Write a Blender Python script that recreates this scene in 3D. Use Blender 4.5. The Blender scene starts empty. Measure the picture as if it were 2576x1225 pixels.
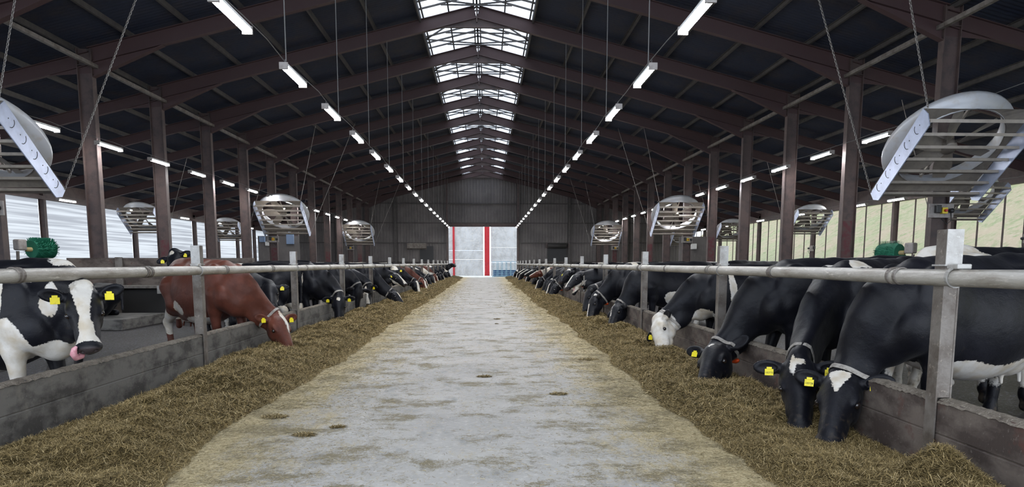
import bpy, bmesh, math, random
import numpy as np
from mathutils import Vector, Matrix
random.seed(7); rng = np.random.default_rng(7)
C = bpy.context.scene; COL = C.collection; PI = math.pi
# ---------------------------------------------------------------- camera
FPX, YAW, PIT, CY, EYE = 1738.0, 0.0376, 0.1176, 867.4, 1.47
cam = bpy.data.cameras.new('camera'); co = bpy.data.objects.new('camera', cam); COL.objects.link(co)
cam.sensor_width = 36; cam.lens = 36*FPX/2576; cam.clip_end = 400; cam.clip_start = .05
cam.shift_y = (CY-612.5)/2576
co.location = (0, 0, EYE); co.rotation_euler = (PI/2-PIT, 0, -YAW)
C.camera = co
def ray(px, py):
    v = Vector(((px-1288)/FPX, -(py-CY)/FPX, -1.0))
    return co.rotation_euler.to_matrix() @ v
def at(px, py, Y):                 # point seen at a pixel at forward distance Y
    r = ray(px, py); t = Y/r.y
    return Vector((r.x*t, Y, EYE+r.z*t))
def on_h(px, py, h):               # point seen at a pixel at height h
    r = ray(px, py); t = (h-EYE)/r.z
    return Vector((r.x*t, r.y*t, h))
# ---------------------------------------------------------------- world, exposure
w = bpy.data.worlds.new('sky'); C.world = w; w.use_nodes = True
wn = w.node_tree; bg = wn.nodes['Background']
tc = wn.nodes.new('ShaderNodeTexCoord'); nz = wn.nodes.new('ShaderNodeTexNoise'); rp = wn.nodes.new('ShaderNodeValToRGB')
nz.inputs['Scale'].default_value = 2.2; nz.inputs['Detail'].default_value = 5
rp.color_ramp.elements[0].position = .35; rp.color_ramp.elements[0].color = (.60, .72, .92, 1)
rp.color_ramp.elements[1].position = .62; rp.color_ramp.elements[1].color = (.92, .96, 1, 1)
wn.links.new(tc.outputs['Generated'], nz.inputs['Vector']); wn.links.new(nz.outputs['Fac'], rp.inputs['Fac'])
wn.links.new(rp.outputs['Color'], bg.inputs['Color'])
bg.inputs['Strength'].default_value = 1.35
C.view_settings.view_transform = 'Standard'; C.view_settings.look = 'None'
C.view_settings.exposure = 1.35; C.view_settings.gamma = 1; C.view_settings.use_curve_mapping = False
LAMP = 48.0                         # emission of the tube lamps
cy_ = C.cycles
cy_.max_bounces = 5; cy_.diffuse_bounces = 3; cy_.glossy_bounces = 2; cy_.transmission_bounces = 3
cy_.transparent_max_bounces = 10; cy_.caustics_reflective = False; cy_.caustics_refractive = False
cy_.adaptive_threshold = .015; cy_.sample_clamp_indirect = 4; cy_.use_denoising = True
# ---------------------------------------------------------------- materials
def mat(name, base=(.5,.5,.5), rough=.7, metal=0, emit=None, es=0, noise=None, bump=None, spec=.5):
    """noise = list of (scale, colour, low, high, stretch) layers mixed over base; bump = (scale, strength, stretch)"""
    m = bpy.data.materials.new(name); m.use_nodes = True; nt = m.node_tree; p = nt.nodes['Principled BSDF']
    p.inputs['Roughness'].default_value = rough; p.inputs['Metallic'].default_value = metal
    p.inputs['Specular IOR Level'].default_value = spec
    p.inputs['Base Color'].default_value = (*base, 1)
    if emit: p.inputs['Emission Color'].default_value = (*emit, 1); p.inputs['Emission Strength'].default_value = es
    if noise or bump:
        tc = nt.nodes.new('ShaderNodeTexCoord')
        def nzn(scale, stretch, det=5):
            mp = nt.nodes.new('ShaderNodeMapping'); mp.inputs['Scale'].default_value = stretch
            nt.links.new(tc.outputs['Object'], mp.inputs['Vector'])
            n = nt.nodes.new('ShaderNodeTexNoise'); n.inputs['Scale'].default_value = scale; n.inputs['Detail'].default_value = det
            n.inputs['Roughness'].default_value = .62
            nt.links.new(mp.outputs['Vector'], n.inputs['Vector']); return n
    if noise:
        cur = None
        for L in noise:
            sc, colr, lo, hi = L[:4]; st = L[4] if len(L) > 4 else (1,1,1)
            n = nzn(sc, st); r = nt.nodes.new('ShaderNodeMapRange')
            r.inputs['From Min'].default_value = lo; r.inputs['From Max'].default_value = hi
            nt.links.new(n.outputs['Fac'], r.inputs['Value'])
            mx = nt.nodes.new('ShaderNodeMix'); mx.data_type = 'RGBA'
            nt.links.new(r.outputs['Result'], mx.inputs['Factor'])
            mx.inputs['A'].default_value = (*base, 1); mx.inputs['B'].default_value = (*colr, 1)
            if cur: nt.links.new(cur, mx.inputs['A'])
            cur = mx.outputs['Result']
        nt.links.new(cur, p.inputs['Base Color'])
    if bump:
        n = nzn(bump[0], bump[2] if len(bump) > 2 else (1,1,1), 4)
        b = nt.nodes.new('ShaderNodeBump'); b.inputs['Strength'].default_value = bump[1]; b.inputs['Distance'].default_value = bump[3] if len(bump) > 3 else .01
        nt.links.new(n.outputs['Fac'], b.inputs['Height']); nt.links.new(b.outputs['Normal'], p.inputs['Normal'])
    return m
M = {}
M['steel'] = mat('brown_painted_steel', (.088,.060,.054), .55, noise=[(3,(.045,.033,.034),.45,.7),(14,(.11,.085,.075),.6,.75)], bump=(40,.25))
M['steel_red'] = mat('rafter_steel', (.062,.034,.033), .55, noise=[(4,(.06,.03,.03),.4,.7)], bump=(40,.25))
M['red_patch'] = mat('red_primer', (.10,.022,.028), .6, noise=[(6,(.085,.052,.048),.40,.62)])
M['purlin'] = mat('purlin_steel', (.075,.068,.062), .6, noise=[(5,(.045,.04,.04),.4,.65)])
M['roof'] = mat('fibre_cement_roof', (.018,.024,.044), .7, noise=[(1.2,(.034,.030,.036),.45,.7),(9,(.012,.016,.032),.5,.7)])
M['cladding'] = mat('wall_cladding', (.15,.135,.13), .6, noise=[(.6,(.105,.095,.092),.4,.65),(8,(.20,.185,.175),.55,.8,(1,1,.15))])
M['galv'] = mat('galvanised_steel', (.42,.41,.39), .45, .35, noise=[(6,(.25,.235,.21),.42,.7),(30,(.62,.61,.58),.6,.75)], bump=(60,.2))
M['galv_dark'] = mat('grimy_galvanised_steel', (.20,.18,.16), .55, .2, noise=[(5,(.10,.08,.065),.4,.65),(25,(.34,.30,.25),.6,.75)], bump=(50,.3))
M['rail'] = mat('worn_rail_steel', (.46,.44,.40), .42, .25, noise=[(9,(.24,.21,.17),.42,.72,(1,.25,1)),(45,(.62,.59,.54),.58,.7,(1,.2,1))], bump=(70,.35,(1,.3,1)))
M['kerb'] = mat('kerb_concrete', (.145,.137,.124), .75, noise=[(2.5,(.05,.046,.042),.45,.62,(1,1,2)),(7,(.17,.155,.135),.55,.75),(45,(.23,.21,.18),.62,.72)], bump=(30,.35))
M['kerb_r'] = mat('kerb_concrete_brown', (.145,.118,.10), .75, noise=[(2,(.055,.04,.034),.42,.6,(1,1,2)),(5,(.10,.045,.035),.58,.72),(30,(.20,.175,.15),.6,.74)], bump=(30,.35))
M['kerb_top'] = mat('crusted_kerb_top', (.27,.235,.19), .95, noise=[(9,(.15,.125,.10),.4,.65),(60,(.40,.36,.30),.55,.7)], bump=(70,1.0,(1,1,1),.02), spec=.2)
M['fan'] = mat('fan_metal', (.36,.315,.265), .4, .2, noise=[(5,(.24,.215,.19),.45,.75)])
M['fan_white'] = mat('fan_inlet_white', (.50,.51,.53), .35, .1, noise=[(4,(.42,.38,.33),.5,.8)])
M['fan_plate'] = mat('fan_side_plate', (.56,.62,.78), .3, .3, noise=[(3,(.42,.47,.60),.4,.7),(60,(.2,.2,.22),.70,.75)])
M['dark'] = mat('black_plastic', (.02,.02,.022), .45)
M['rubber'] = mat('dark_rubber', (.03,.028,.027), .7)
M['yellow'] = mat('yellow_plastic', (.78,.60,.03), .4)
M['red_knob'] = mat('red_knob', (.5,.02,.02), .4)
M['boxgrey'] = mat('grey_enclosure', (.33,.30,.28), .5, noise=[(8,(.22,.19,.17),.45,.7)])
M['boxblue'] = mat('blue_grey_box', (.20,.28,.42), .4)
M['white'] = mat('white_plastic', (.72,.72,.70), .5)
M['wire'] = mat('grey_wire', (.14,.135,.13), .6)
M['chain'] = mat('chain_steel', (.24,.22,.20), .45, .6)
M['lamp'] = mat('tube_lamp', (.9,.9,.9), .5, emit=(.97,.98,1), es=LAMP)
M['conc_out'] = mat('outside_concrete', (.60,.61,.62), .85, noise=[(1.2,(.46,.46,.46),.42,.62),(5,(.68,.65,.60),.52,.7),(22,(.35,.34,.33),.62,.72)])
M['red_out'] = mat('red_paint', (.50,.018,.028), .6, noise=[(4,(.38,.02,.03),.45,.7),(14,(.7,.45,.42),.66,.72)])
M['yard'] = mat('yard_ground', (.72,.72,.70), .9, noise=[(1.5,(.45,.47,.40),.45,.65)])
M['brush'] = mat('green_bristles', (.01,.16,.09), .7, bump=(80,.6))
M['orange'] = mat('orange_plastic', (.85,.09,.015), .4)
M['strap'] = mat('grey_strap', (.30,.28,.25), .7, noise=[(30,(.18,.16,.14),.45,.65)], bump=(120,.3))
M['tag'] = mat('yellow_ear_tag', (.85,.72,.02), .45, noise=[(40,(.6,.5,.03),.6,.7)])
M['ink'] = mat('black_ink', (.01,.01,.01), .6)
M['eye'] = mat('dark_eye', (.012,.008,.007), .06, spec=.8)
M['eyelid'] = mat('eye_white', (.45,.42,.40), .3)
M['tongue'] = mat('pink_tongue', (.62,.27,.32), .35, noise=[(30,(.75,.42,.46),.45,.7)])
M['chaff'] = mat('pale_straw', (.50,.40,.20), .8, noise=[(3,(.36,.28,.13),.4,.65)])
M['brass'] = mat('brush_core', (.45,.36,.16), .5)
# glazing
def sheet(name, tint, trans, stripes=None, patch=None):
    m = bpy.data.materials.new(name); m.use_nodes = True; nt = m.node_tree; nt.nodes.clear()
    out = nt.nodes.new('ShaderNodeOutputMaterial'); tr = nt.nodes.new('ShaderNodeBsdfTransparent'); tl = nt.nodes.new('ShaderNodeBsdfTranslucent')
    tl.inputs['Color'].default_value = (*tint, 1); tr.inputs['Color'].default_value = (*tint, 1)
    mx = nt.nodes.new('ShaderNodeMixShader'); mx.inputs[0].default_value = 1-trans
    nt.links.new(tr.outputs[0], mx.inputs[1]); nt.links.new(tl.outputs[0], mx.inputs[2]); nt.links.new(mx.outputs[0], out.inputs[0])
    tc = nt.nodes.new('ShaderNodeTexCoord')
    if stripes:
        mp = nt.nodes.new('ShaderNodeMapping'); mp.inputs['Scale'].default_value = (1,.04,2.8)
        nt.links.new(tc.outputs['Object'], mp.inputs['Vector'])
        n = nt.nodes.new('ShaderNodeTexNoise'); n.inputs['Scale'].default_value = stripes; n.inputs['Detail'].default_value = 3
        nt.links.new(mp.outputs[0], n.inputs['Vector'])
        r = nt.nodes.new('ShaderNodeValToRGB'); r.color_ramp.elements[0].position = .4; r.color_ramp.elements[1].position = .6
        r.color_ramp.elements[0].color = (tint[0]*.60, tint[1]*.60, tint[2]*.62, 1); r.color_ramp.elements[1].color = (*tint, 1)
        nt.links.new(n.outputs['Fac'], r.inputs['Fac'])
        for nd in (tr, tl): nt.links.new(r.outputs['Color'], nd.inputs['Color'])
    if patch:
        n = nt.nodes.new('ShaderNodeTexNoise'); n.inputs['Scale'].default_value = patch; n.inputs['Detail'].default_value = 6; n.inputs['Roughness'].default_value = .7
        nt.links.new(tc.outputs['Object'], n.inputs['Vector'])
        r = nt.nodes.new('ShaderNodeValToRGB'); r.color_ramp.elements[0].position = .36; r.color_ramp.elements[1].position = .52
        r.color_ramp.elements[0].color = (tint[0]*.62, tint[1]*.62, tint[2]*.62, 1); r.color_ramp.elements[1].color = (*tint, 1)
        nt.links.new(n.outputs['Fac'], r.inputs['Fac'])
        for nd in (tr, tl): nt.links.new(r.outputs['Color'], nd.inputs['Color'])
    return m
M['skylight'] = sheet('skylight_sheet', (.68,.70,.74), .35, patch=2.6)
M['curtain'] = sheet('white_curtain', (.38,.38,.375), .12, stripes=3.0)
M['clear'] = sheet('clear_mesh', (.64,.63,.60), .85)
# ---------------------------------------------------------------- mesh helpers
class MB:
    def __init__(s): s.v = []; s.f = []
    def add(s, vs, fs): n = len(s.v); s.v += [tuple(v) for v in vs]; s.f += [tuple(n+i for i in f) for f in fs]; return s
    def box(s, c, d, R=None):
        x, y, z = (q/2 for q in d); vs = [Vector((a*x, b*y, e*z)) for a in (-1,1) for b in (-1,1) for e in (-1,1)]
        if R is not None: vs = [R @ v for v in vs]
        c = Vector(c); return s.add([v+c for v in vs], [(0,1,3,2),(4,6,7,5),(0,4,5,1),(2,3,7,6),(0,2,6,4),(1,5,7,3)])
    def span(s, a, b):
        a, b = Vector(a), Vector(b); return s.box((a+b)/2, [abs(q) for q in (b-a)])
    def bar(s, a, b, wd, ht, up=(0,0,1)):
        a, b = Vector(a), Vector(b); d = (b-a); L = d.length; d.normalize(); up = Vector(up)
        sd = d.cross(up).normalized(); u = sd.cross(d)
        R = Matrix((sd, d, u)).transposed(); return s.box((a+b)/2, (wd, L, ht), R)
    def tube(s, pts, r, n=8, closed=False, cap=True):
        pts = [Vector(p) for p in pts]; rs = r if isinstance(r, (list, tuple)) else [r]*len(pts); base = len(s.v); N = len(pts); ref = None
        for i, p in enumerate(pts):
            if closed: d = pts[(i+1) % N]-pts[i-1]
            else: d = pts[min(i+1, N-1)]-pts[max(i-1, 0)]
            d.normalize()
            if ref is None: ref = Vector((0,0,1)) if abs(d.z) < .9 else Vector((1,0,0))
            sd = d.cross(ref).normalized(); u = sd.cross(d).normalized(); ref = u
            for k in range(n):
                a = 2*PI*k/n; s.v.append(tuple(p+sd*math.cos(a)*rs[i]+u*math.sin(a)*rs[i]))
        for i in range(N if closed else N-1):
            j = (i+1) % N
            for k in range(n): k2 = (k+1) % n; s.f.append((base+i*n+k, base+i*n+k2, base+j*n+k2, base+j*n+k))
        if cap and not closed:
            s.f.append(tuple(base+k for k in range(n-1,-1,-1))); s.f.append(tuple(base+(N-1)*n+k for k in range(n)))
        return s
    def lathe(s, prof, n=32, o=(0,0,0), R=None):
        base = len(s.v); o = Vector(o)
        for r, z in prof:
            for k in range(n):
                a = 2*PI*k/n; v = Vector((r*math.cos(a), r*math.sin(a), z)); s.v.append(tuple((R @ v if R else v)+o))
        for i in range(len(prof)-1):
            for k in range(n): k2 = (k+1) % n; s.f.append((base+i*n+k, base+i*n+k2, base+(i+1)*n+k2, base+(i+1)*n+k))
        return s
    def ell(s, c, r, n=12, R=None):
        return s.lathe([(math.sin(PI*i/n)*1.0, -math.cos(PI*i/n)) for i in range(n+1)], n*2, c, (R or Matrix.Identity(3)) @ Matrix.Diagonal(Vector(r)))
    def prism(s, poly, a, b):        # poly of (x,z) swept from y=a to y=b
        n = len(poly); return s.add([(x, a, z) for x, z in poly]+[(x, b, z) for x, z in poly],
            [(i, (i+1) % n, n+(i+1) % n, n+i) for i in range(n)]+[tuple(range(n-1,-1,-1)), tuple(range(n, 2*n))])
    def build(s, name, m, parent=None, loc=None, smooth=False, bevel=0):
        me = bpy.data.meshes.new(name); me.from_pydata(s.v, [], s.f)
        if smooth: me.polygons.foreach_set('use_smooth', [True]*len(me.polygons))
        me.materials.append(M[m] if isinstance(m, str) else m); o = bpy.data.objects.new(name, me); COL.objects.link(o)
        if parent: o.parent = parent
        if loc is not None: o.location = loc
        if bevel:
            b = o.modifiers.new('b', 'BEVEL'); b.width = bevel; b.segments = 2; b.limit_method = 'ANGLE'
        return o
def tag(o, label=None, cat=None, group=None, kind=None):
    if label: o['label'] = label
    if cat: o['category'] = cat
    if group: o['group'] = group
    if kind: o['kind'] = kind
    return o
def empty(name, loc=(0,0,0), rz=0):
    o = bpy.data.objects.new(name, None); COL.objects.link(o); o.location = loc; o.rotation_euler = (0,0,rz); return o
def dup(root, loc=None, rz=None):
    def cp(o, par):
        c = o.copy(); COL.objects.link(c); c.parent = par
        for ch in [q for q in KIDS.get(o.name, [])]: cp(ch, c)
        return c
    KIDS = {}
    for o in root.children_recursive: KIDS.setdefault(o.parent.name, []).append(o)
    c = cp(root, None)
    if loc is not None: c.location = loc
    if rz is not None: c.rotation_euler = (0,0,rz)
    return c
def quads_mesh(name, V, m, loc=None):   # V: (n,4,3) free quads
    n = len(V); me = bpy.data.meshes.new(name); me.vertices.add(n*4); me.vertices.foreach_set('co', V.reshape(-1).astype(np.float32))
    me.loops.add(n*4); me.loops.foreach_set('vertex_index', np.arange(n*4, dtype=np.int32))
    me.polygons.add(n); me.polygons.foreach_set('loop_start', np.arange(0, n*4, 4, dtype=np.int32)); me.update(calc_edges=True)
    me.materials.append(M[m] if isinstance(m, str) else m); o = bpy.data.objects.new(name, me); COL.objects.link(o); return o
ORD = ['nearest','second','third','fourth','fifth','sixth','seventh','eighth','ninth','tenth','eleventh','twelfth','thirteenth','fourteenth','fifteenth','sixteenth','seventeenth','eighteenth','nineteenth','twentieth','twenty-first','twenty-second','twenty-third','twenty-fourth']
# ---------------------------------------------------------------- dimensions
RX, RZ, SL = -.3, 10.6, .254          # ridge x, underside of rafters at the ridge, roof pitch
XCL, XCR, XWL, XWR = -12.1, 11.7, -22.6, 21.9
FR = [8.87+4.6*k for k in range(-2, 15)]   # portal frames
YE = 73.6                             # inner face of the end wall
KL, KR = -3.76, 3.16                  # aisle faces of the feed kerbs
ZY = -.15                             # level of the cow yards, a step below the passage
def zu(x): return RZ-SL*abs(x-RX)     # underside of rafters
# ---------------------------------------------------------------- shell
def floor_mat():
    m = bpy.data.materials.new('aisle_concrete'); m.use_nodes = True; nt = m.node_tree; N = nt.nodes; Lk = nt.links; p = N['Principled BSDF']
    tc = N.new('ShaderNodeTexCoord'); sx = N.new('ShaderNodeSeparateXYZ'); Lk.new(tc.outputs['Object'], sx.inputs[0])
    def noise(sc, st=(1,1,1), det=6, ro=.65):
        mp = N.new('ShaderNodeMapping'); mp.inputs['Scale'].default_value = st; Lk.new(tc.outputs['Object'], mp.inputs[0])
        n = N.new('ShaderNodeTexNoise'); n.inputs['Scale'].default_value = sc; n.inputs['Detail'].default_value = det; n.inputs['Roughness'].default_value = ro
        Lk.new(mp.outputs[0], n.inputs['Vector']); return n.outputs['Fac']
    def mth(op, a, b=None, c=None):
        n = N.new('ShaderNodeMath'); n.operation = op
        for i, q in enumerate((a, b, c)):
            if q is None: continue
            if isinstance(q, (int, float)): n.inputs[i].default_value = q
            else: Lk.new(q, n.inputs[i])
        return n.outputs[0]
    def rng_(v, a, b, lo=0, hi=1):
        n = N.new('ShaderNodeMapRange'); Lk.new(v, n.inputs['Value'])
        for k, q in zip(('From Min','From Max','To Min','To Max'), (a,b,lo,hi)): n.inputs[k].default_value = q
        return n.outputs['Result']
    def mix(f, a, b):
        n = N.new('ShaderNodeMix'); n.data_type = 'RGBA'; Lk.new(f, n.inputs['Factor'])
        for k, q in (('A',a),('B',b)):
            if isinstance(q, tuple): n.inputs[k].default_value = (*q, 1)
            else: Lk.new(q, n.inputs[k])
        return n.outputs['Result']
    base = mix(rng_(noise(.9), .35, .65), (.40,.385,.36), (.52,.50,.465))
    base = mix(rng_(noise(18, det=8), .52, .72), base, (.60,.575,.53))
    base = mix(rng_(noise(3.3, (1,.5,1)), .55, .68), base, (.33,.325,.31))
    # chaff: density grows from the middle of the aisle to the heaps
    cx = mth('ABSOLUTE', mth('ADD', sx.outputs['X'], .25)); ed = rng_(cx, .3, 2.15)
    edge = mth('POWER', ed, 2.2)
    th = mth('SUBTRACT', .60, mth('MULTIPLY', edge, .30))
    n1 = noise(2.6, (1.1,.5,1), 10, .80); n2 = noise(30, (1,.6,1), 6, .8)
    dens = mth('ADD', mth('MULTIPLY', n1, .72), mth('MULTIPLY', n2, .28))
    f = rng_(mth('SUBTRACT', dens, th), -.05, .10, 0, .92)
    straw = mix(rng_(noise(55), .35, .65), (.36,.285,.145), (.70,.58,.33))
    base = mix(f, base, straw)
    # darker fodder crumbs in cross streaks
    n3 = noise(1.7, (.9,1.1,1), 9, .72); n4 = noise(70, (1,1,1), 3, .8); n5 = noise(22, (1,1.3,1), 6, .8)
    f2 = rng_(mth('ADD', mth('ADD', mth('MULTIPLY', n3, .62), mth('MULTIPLY', mth('ADD', n4, n5), .19)), mth('MULTIPLY', ed, .035)), .515, .575, 0, .9)
    base = mix(f2, base, (.20,.165,.09))
    Lk.new(base, p.inputs['Base Color']); p.inputs['Roughness'].default_value = .7; p.inputs['Specular IOR Level'].default_value = .3
    b = N.new('ShaderNodeBump'); b.inputs['Strength'].default_value = .5; b.inputs['Distance'].default_value = .012
    Lk.new(mth('ADD', n2, mth('MULTIPLY', f, .8)), b.inputs['Height']); Lk.new(b.outputs[0], p.inputs['Normal'])
    return m
M['aisle'] = floor_mat()
M['wet'] = mat('wet_slurry_concrete', (.045,.040,.039), .34, noise=[(1.3,(.028,.022,.020),.4,.6),(30,(.30,.30,.40),.58,.66)], bump=(24,1.0,(1,1,1),.05), spec=.45)  # pale bluish noise specks paint sparkling glints into the wet floor's colour
M['grass'] = mat('hillside_grass', (.27,.30,.15), .9, noise=[(.35,(.36,.29,.20),.40,.58),(1.6,(.16,.23,.08),.5,.68),(5,(.42,.37,.27),.52,.7),(14,(.20,.15,.10),.6,.72)])
tag(MB().span((KL-.15, -2, -.2), (KR+.15, YE+.2, 0)).build('floor', 'aisle'), 'pale concrete feed passage strewn with chaff between the two kerbs', 'floor', kind='structure')
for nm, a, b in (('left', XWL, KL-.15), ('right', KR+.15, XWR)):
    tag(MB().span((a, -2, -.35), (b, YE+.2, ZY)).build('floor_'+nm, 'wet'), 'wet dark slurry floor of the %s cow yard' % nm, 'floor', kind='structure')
tag(MB().span((-60, YE+.2, -.25), (60, 120, -.03)).build('ground', 'yard'), 'bright yard ground beyond the open end door', 'ground', kind='structure')
# roof of corrugated sheet (ribs run down the slope)
def corrugated(y0, y1, pitch, amp):
    ys, hs = [], []; y = y0
    while y < y1:
        for d, h in ((0,0),(.25,.7),(.5,1),(.75,.7)): ys.append(y+d*pitch); hs.append(h*amp)
        y += pitch
    return ys, hs
ROOFT = .62                            # rafter depth plus purlin
def roof_panel(x0, x1, name, m):
    ys, hs = corrugated(-2, YE+.3, .177, .045); V = []; F = []
    for y, h in zip(ys, hs): V += [(x0, y, zu(x0)+ROOFT+h), (x1, y, zu(x1)+ROOFT+h)]
    for i in range(len(ys)-1): F.append((2*i, 2*i+1, 2*i+3, 2*i+2))
    o = MB().add(V, F).build(name, m, smooth=True); return o
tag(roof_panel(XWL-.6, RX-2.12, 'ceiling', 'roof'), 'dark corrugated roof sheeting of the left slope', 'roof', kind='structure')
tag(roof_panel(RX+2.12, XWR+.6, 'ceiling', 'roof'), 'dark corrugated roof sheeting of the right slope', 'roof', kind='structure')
for nm, xa, xb in (('left', RX-2.12, RX), ('right', RX, RX+2.12)):
    tag(roof_panel(xa, xb, 'window_1' if nm == 'left' else 'window_2', 'skylight'), 'translucent ridge skylight strip, %s half' % nm, 'skylight', kind='structure')
for s, nm in ((-1, 'left'), (1, 'right')):
    xe = RX+s*2.12; tag(MB().bar((xe, -2, zu(xe)+ROOFT-.12), (xe, YE, zu(xe)+ROOFT-.12), .06, .26).build('trim_1' if s < 0 else 'trim_2', 'purlin'), 'dark edge flashing along the %s side of the skylight' % nm, 'trim', kind='structure')
# portal frames
def ibeam(mb, a, b, depth, bf, yaxis=True, tf=.022, tw=.014, d2=None):
    """I section from a to b lying in the XZ plane, web in that plane; a,b on the inner (lower) flange"""
    a, b = Vector(a), Vector(b); d = (b-a).normalized(); n = Vector((-d.z, 0, d.x)); n = n if n.z > .01 or (abs(n.z) <= .01 and n.x*a.x > 0) else -n
    y = Vector((0, 1, 0)); d2 = d2 or depth
    def slab(pa, pb, ta, tb, wy):
        vs = [pa-y*wy/2, pa+y*wy/2, pa+n*ta+y*wy/2, pa+n*ta-y*wy/2, pb-y*wy/2, pb+y*wy/2, pb+n*tb+y*wy/2, pb+n*tb-y*wy/2]
        mb.add(vs, [(0,1,2,3),(7,6,5,4),(0,4,5,1),(1,5,6,2),(2,6,7,3),(3,7,4,0)])
    slab(a, b, tf, tf, bf); slab(a+n*(depth-tf), b+n*(d2-tf), tf, tf, bf); slab(a+n*tf, b+n*tf, depth-2*tf, d2-2*tf, tw)
    return mb
fn = 0
for i, y in enumerate(FR):
    far = y > 72
    for s, nm, xc, xw in ((-1, 'left', XCL, XWL), (1, 'right', XCR, XWR)):
        mb = MB(); ibeam(mb, (RX, y, RZ), (xc, y, zu(xc)), .46, .20)
        # haunch by the column
        hx = xc-s*2.2; mb.add([(xc, y-.012, zu(xc)-.42), (xc, y+.012, zu(xc)-.42), (hx, y-.012, zu(hx)), (hx, y+.012, zu(hx)), (xc, y-.012, zu(xc)+.02), (xc, y+.012, zu(xc)+.02)], [(0,2,4),(1,5,3),(0,1,3,2),(2,3,5,4),(0,4,5,1)])
        mb.bar((xc, y, zu(xc)-.43), (hx, y, zu(hx)-.01), .20, .02, (0,0,1))
        if abs(y) > 0:
            r = mb.build('rafter_beam', 'steel_red')
        num = ORD[max(0, i-1)] if y > 0 else 'overhead'
        tag(r, 'brown steel rafter on the %s slope over the aisle, %s from the camera' % (nm, num), 'rafter', 'main rafters of the %s slope' % nm, 'structure')
        # apex plate bolted under the ridge
        if s < 0 and y > 20:
            ap = MB(); ap.box((RX, y, RZ+.16), (.04, .22, .62)); ap.add([(RX-1.5, y-.01, RZ-.30), (RX+1.5, y-.01, RZ-.30), (RX, y-.01, RZ+.06), (RX-1.5, y+.01, RZ-.30), (RX+1.5, y+.01, RZ-.30), (RX, y+.01, RZ+.06)], [(0,1,2),(5,4,3),(0,3,4,1),(1,4,5,2),(2,5,3,0)])
            ap.bar((RX-1.5, y, RZ-.32), (RX+1.5, y, RZ-.32), .12, .03)
            ap.build('apex_plate', 'steel', r)
        mb = MB(); ibeam(mb, (xc, y, zu(xc)-.05), (xw, y, zu(xw)-.05), .40, .16)
        mb.add([(xc, y-.012, zu(xc)-.30), (xc, y+.012, zu(xc)-.30), (xc+s*1.6, y-.012, zu(xc+s*1.6)), (xc+s*1.6, y+.012, zu(xc+s*1.6)), (xc, y-.012, zu(xc)), (xc, y+.012, zu(xc))], [(0,2,4),(1,5,3),(0,1,3,2),(2,3,5,4),(0,4,5,1)])
        tag(mb.build('rafter_beam', 'steel_red'), 'brown steel rafter over the %s side bay, %s from the camera' % (nm, num), 'rafter', 'side bay rafters, %s' % nm, 'structure')
        if y < 5 : continue
        # column
        mb = MB(); zt = zu(xc)+.42; xi = xc-s*.0
        for xx in (xc-s*.005, xc+s*.43): mb.box((xx, y, zt/2+ZY/2), (.022, .22, zt-ZY))
        mb.box((xc+s*.215, y, zt/2+ZY/2), (.42, .016, zt-ZY))
        for zz in (zt-.5, ): mb.box((xc+s*.215, y, zz), (.42, .2, .02))
        mb.box((xc+s*.21, y, ZY+.012), (.55, .34, .024))
        c = mb.build('column', 'steel')
        tag(c, 'brown steel I-section column in the %s row, %s from the camera' % (nm, ORD[max(0, i-2)]), 'column', 'steel columns of the %s row' % nm, 'structure')
        pm = MB(); h0 = 1.55 + .25*((i*7) % 3); pm.box((xc+s*.2, y-.0115, 1.0+h0/2-.2), (.34, .006, h0)); pm.build('primer_patch', 'red_patch', c) if i % 3 == (0 if s < 0 else 2) else None
        # wall post
        if y > 12:
            mb = MB(); zt = zu(xw)+.2
            z_ = (zt+ZY)/2; h_ = zt-ZY; mb.box((xw-s*.28, y, z_), (.02, .2, h_)); mb.box((xw-s*.02, y, z_), (.02, .2, h_)); mb.box((xw-s*.15, y, z_), (.26, .014, h_))
            tag(mb.build('column', 'steel'), 'slim brown steel post against the %s side wall, %s from the camera' % (nm, ORD[max(0, i-3)]), 'column', 'side wall posts, %s' % nm, 'structure')
# purlins
pn = 0
for s, nm in ((-1, 'left'), (1, 'right')):
    d = 3.8; k = 0; xw = XWL if s < 0 else XWR
    while abs(RX+s*d) < abs(xw)-.3:
        x = RX+s*d; z = zu(x)+.46
        mb = MB().prism([(x-.04, z+.16), (x+.035, z+.16), (x+.035, z+.0), (x-.04, z+.0), (x-.04, z+.012), (x+.02, z+.012), (x+.02, z+.148), (x-.04, z+.148)], -2, YE)
        o = mb.build('purlin_beam', 'purlin')
        tag(o, 'grey steel purlin under the %s roof slope, %s below the ridge' % (nm, ORD[k]), 'purlin', 'purlins of the %s slope' % nm, 'structure')
        fb = MB()
        for y in FR:
            if y > 5: fb.bar((x, y+.45, z+.02), (x+s*.0, y+.03, z-.40), .045, .045, (1,0,0))
        fb.build('brace', 'purlin', o)
        d += 1.7; k += 1
    # longitudinal tie at column heads
    xc = XCL if s < 0 else XCR
    tag(MB().box((xc-s*.12, 35, zu(xc)-.12), (.11, 74, .11)).build('tie_beam', 'galv_dark'), 'light grey tie running between the %s column heads' % nm, 'beam', kind='structure')
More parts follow.
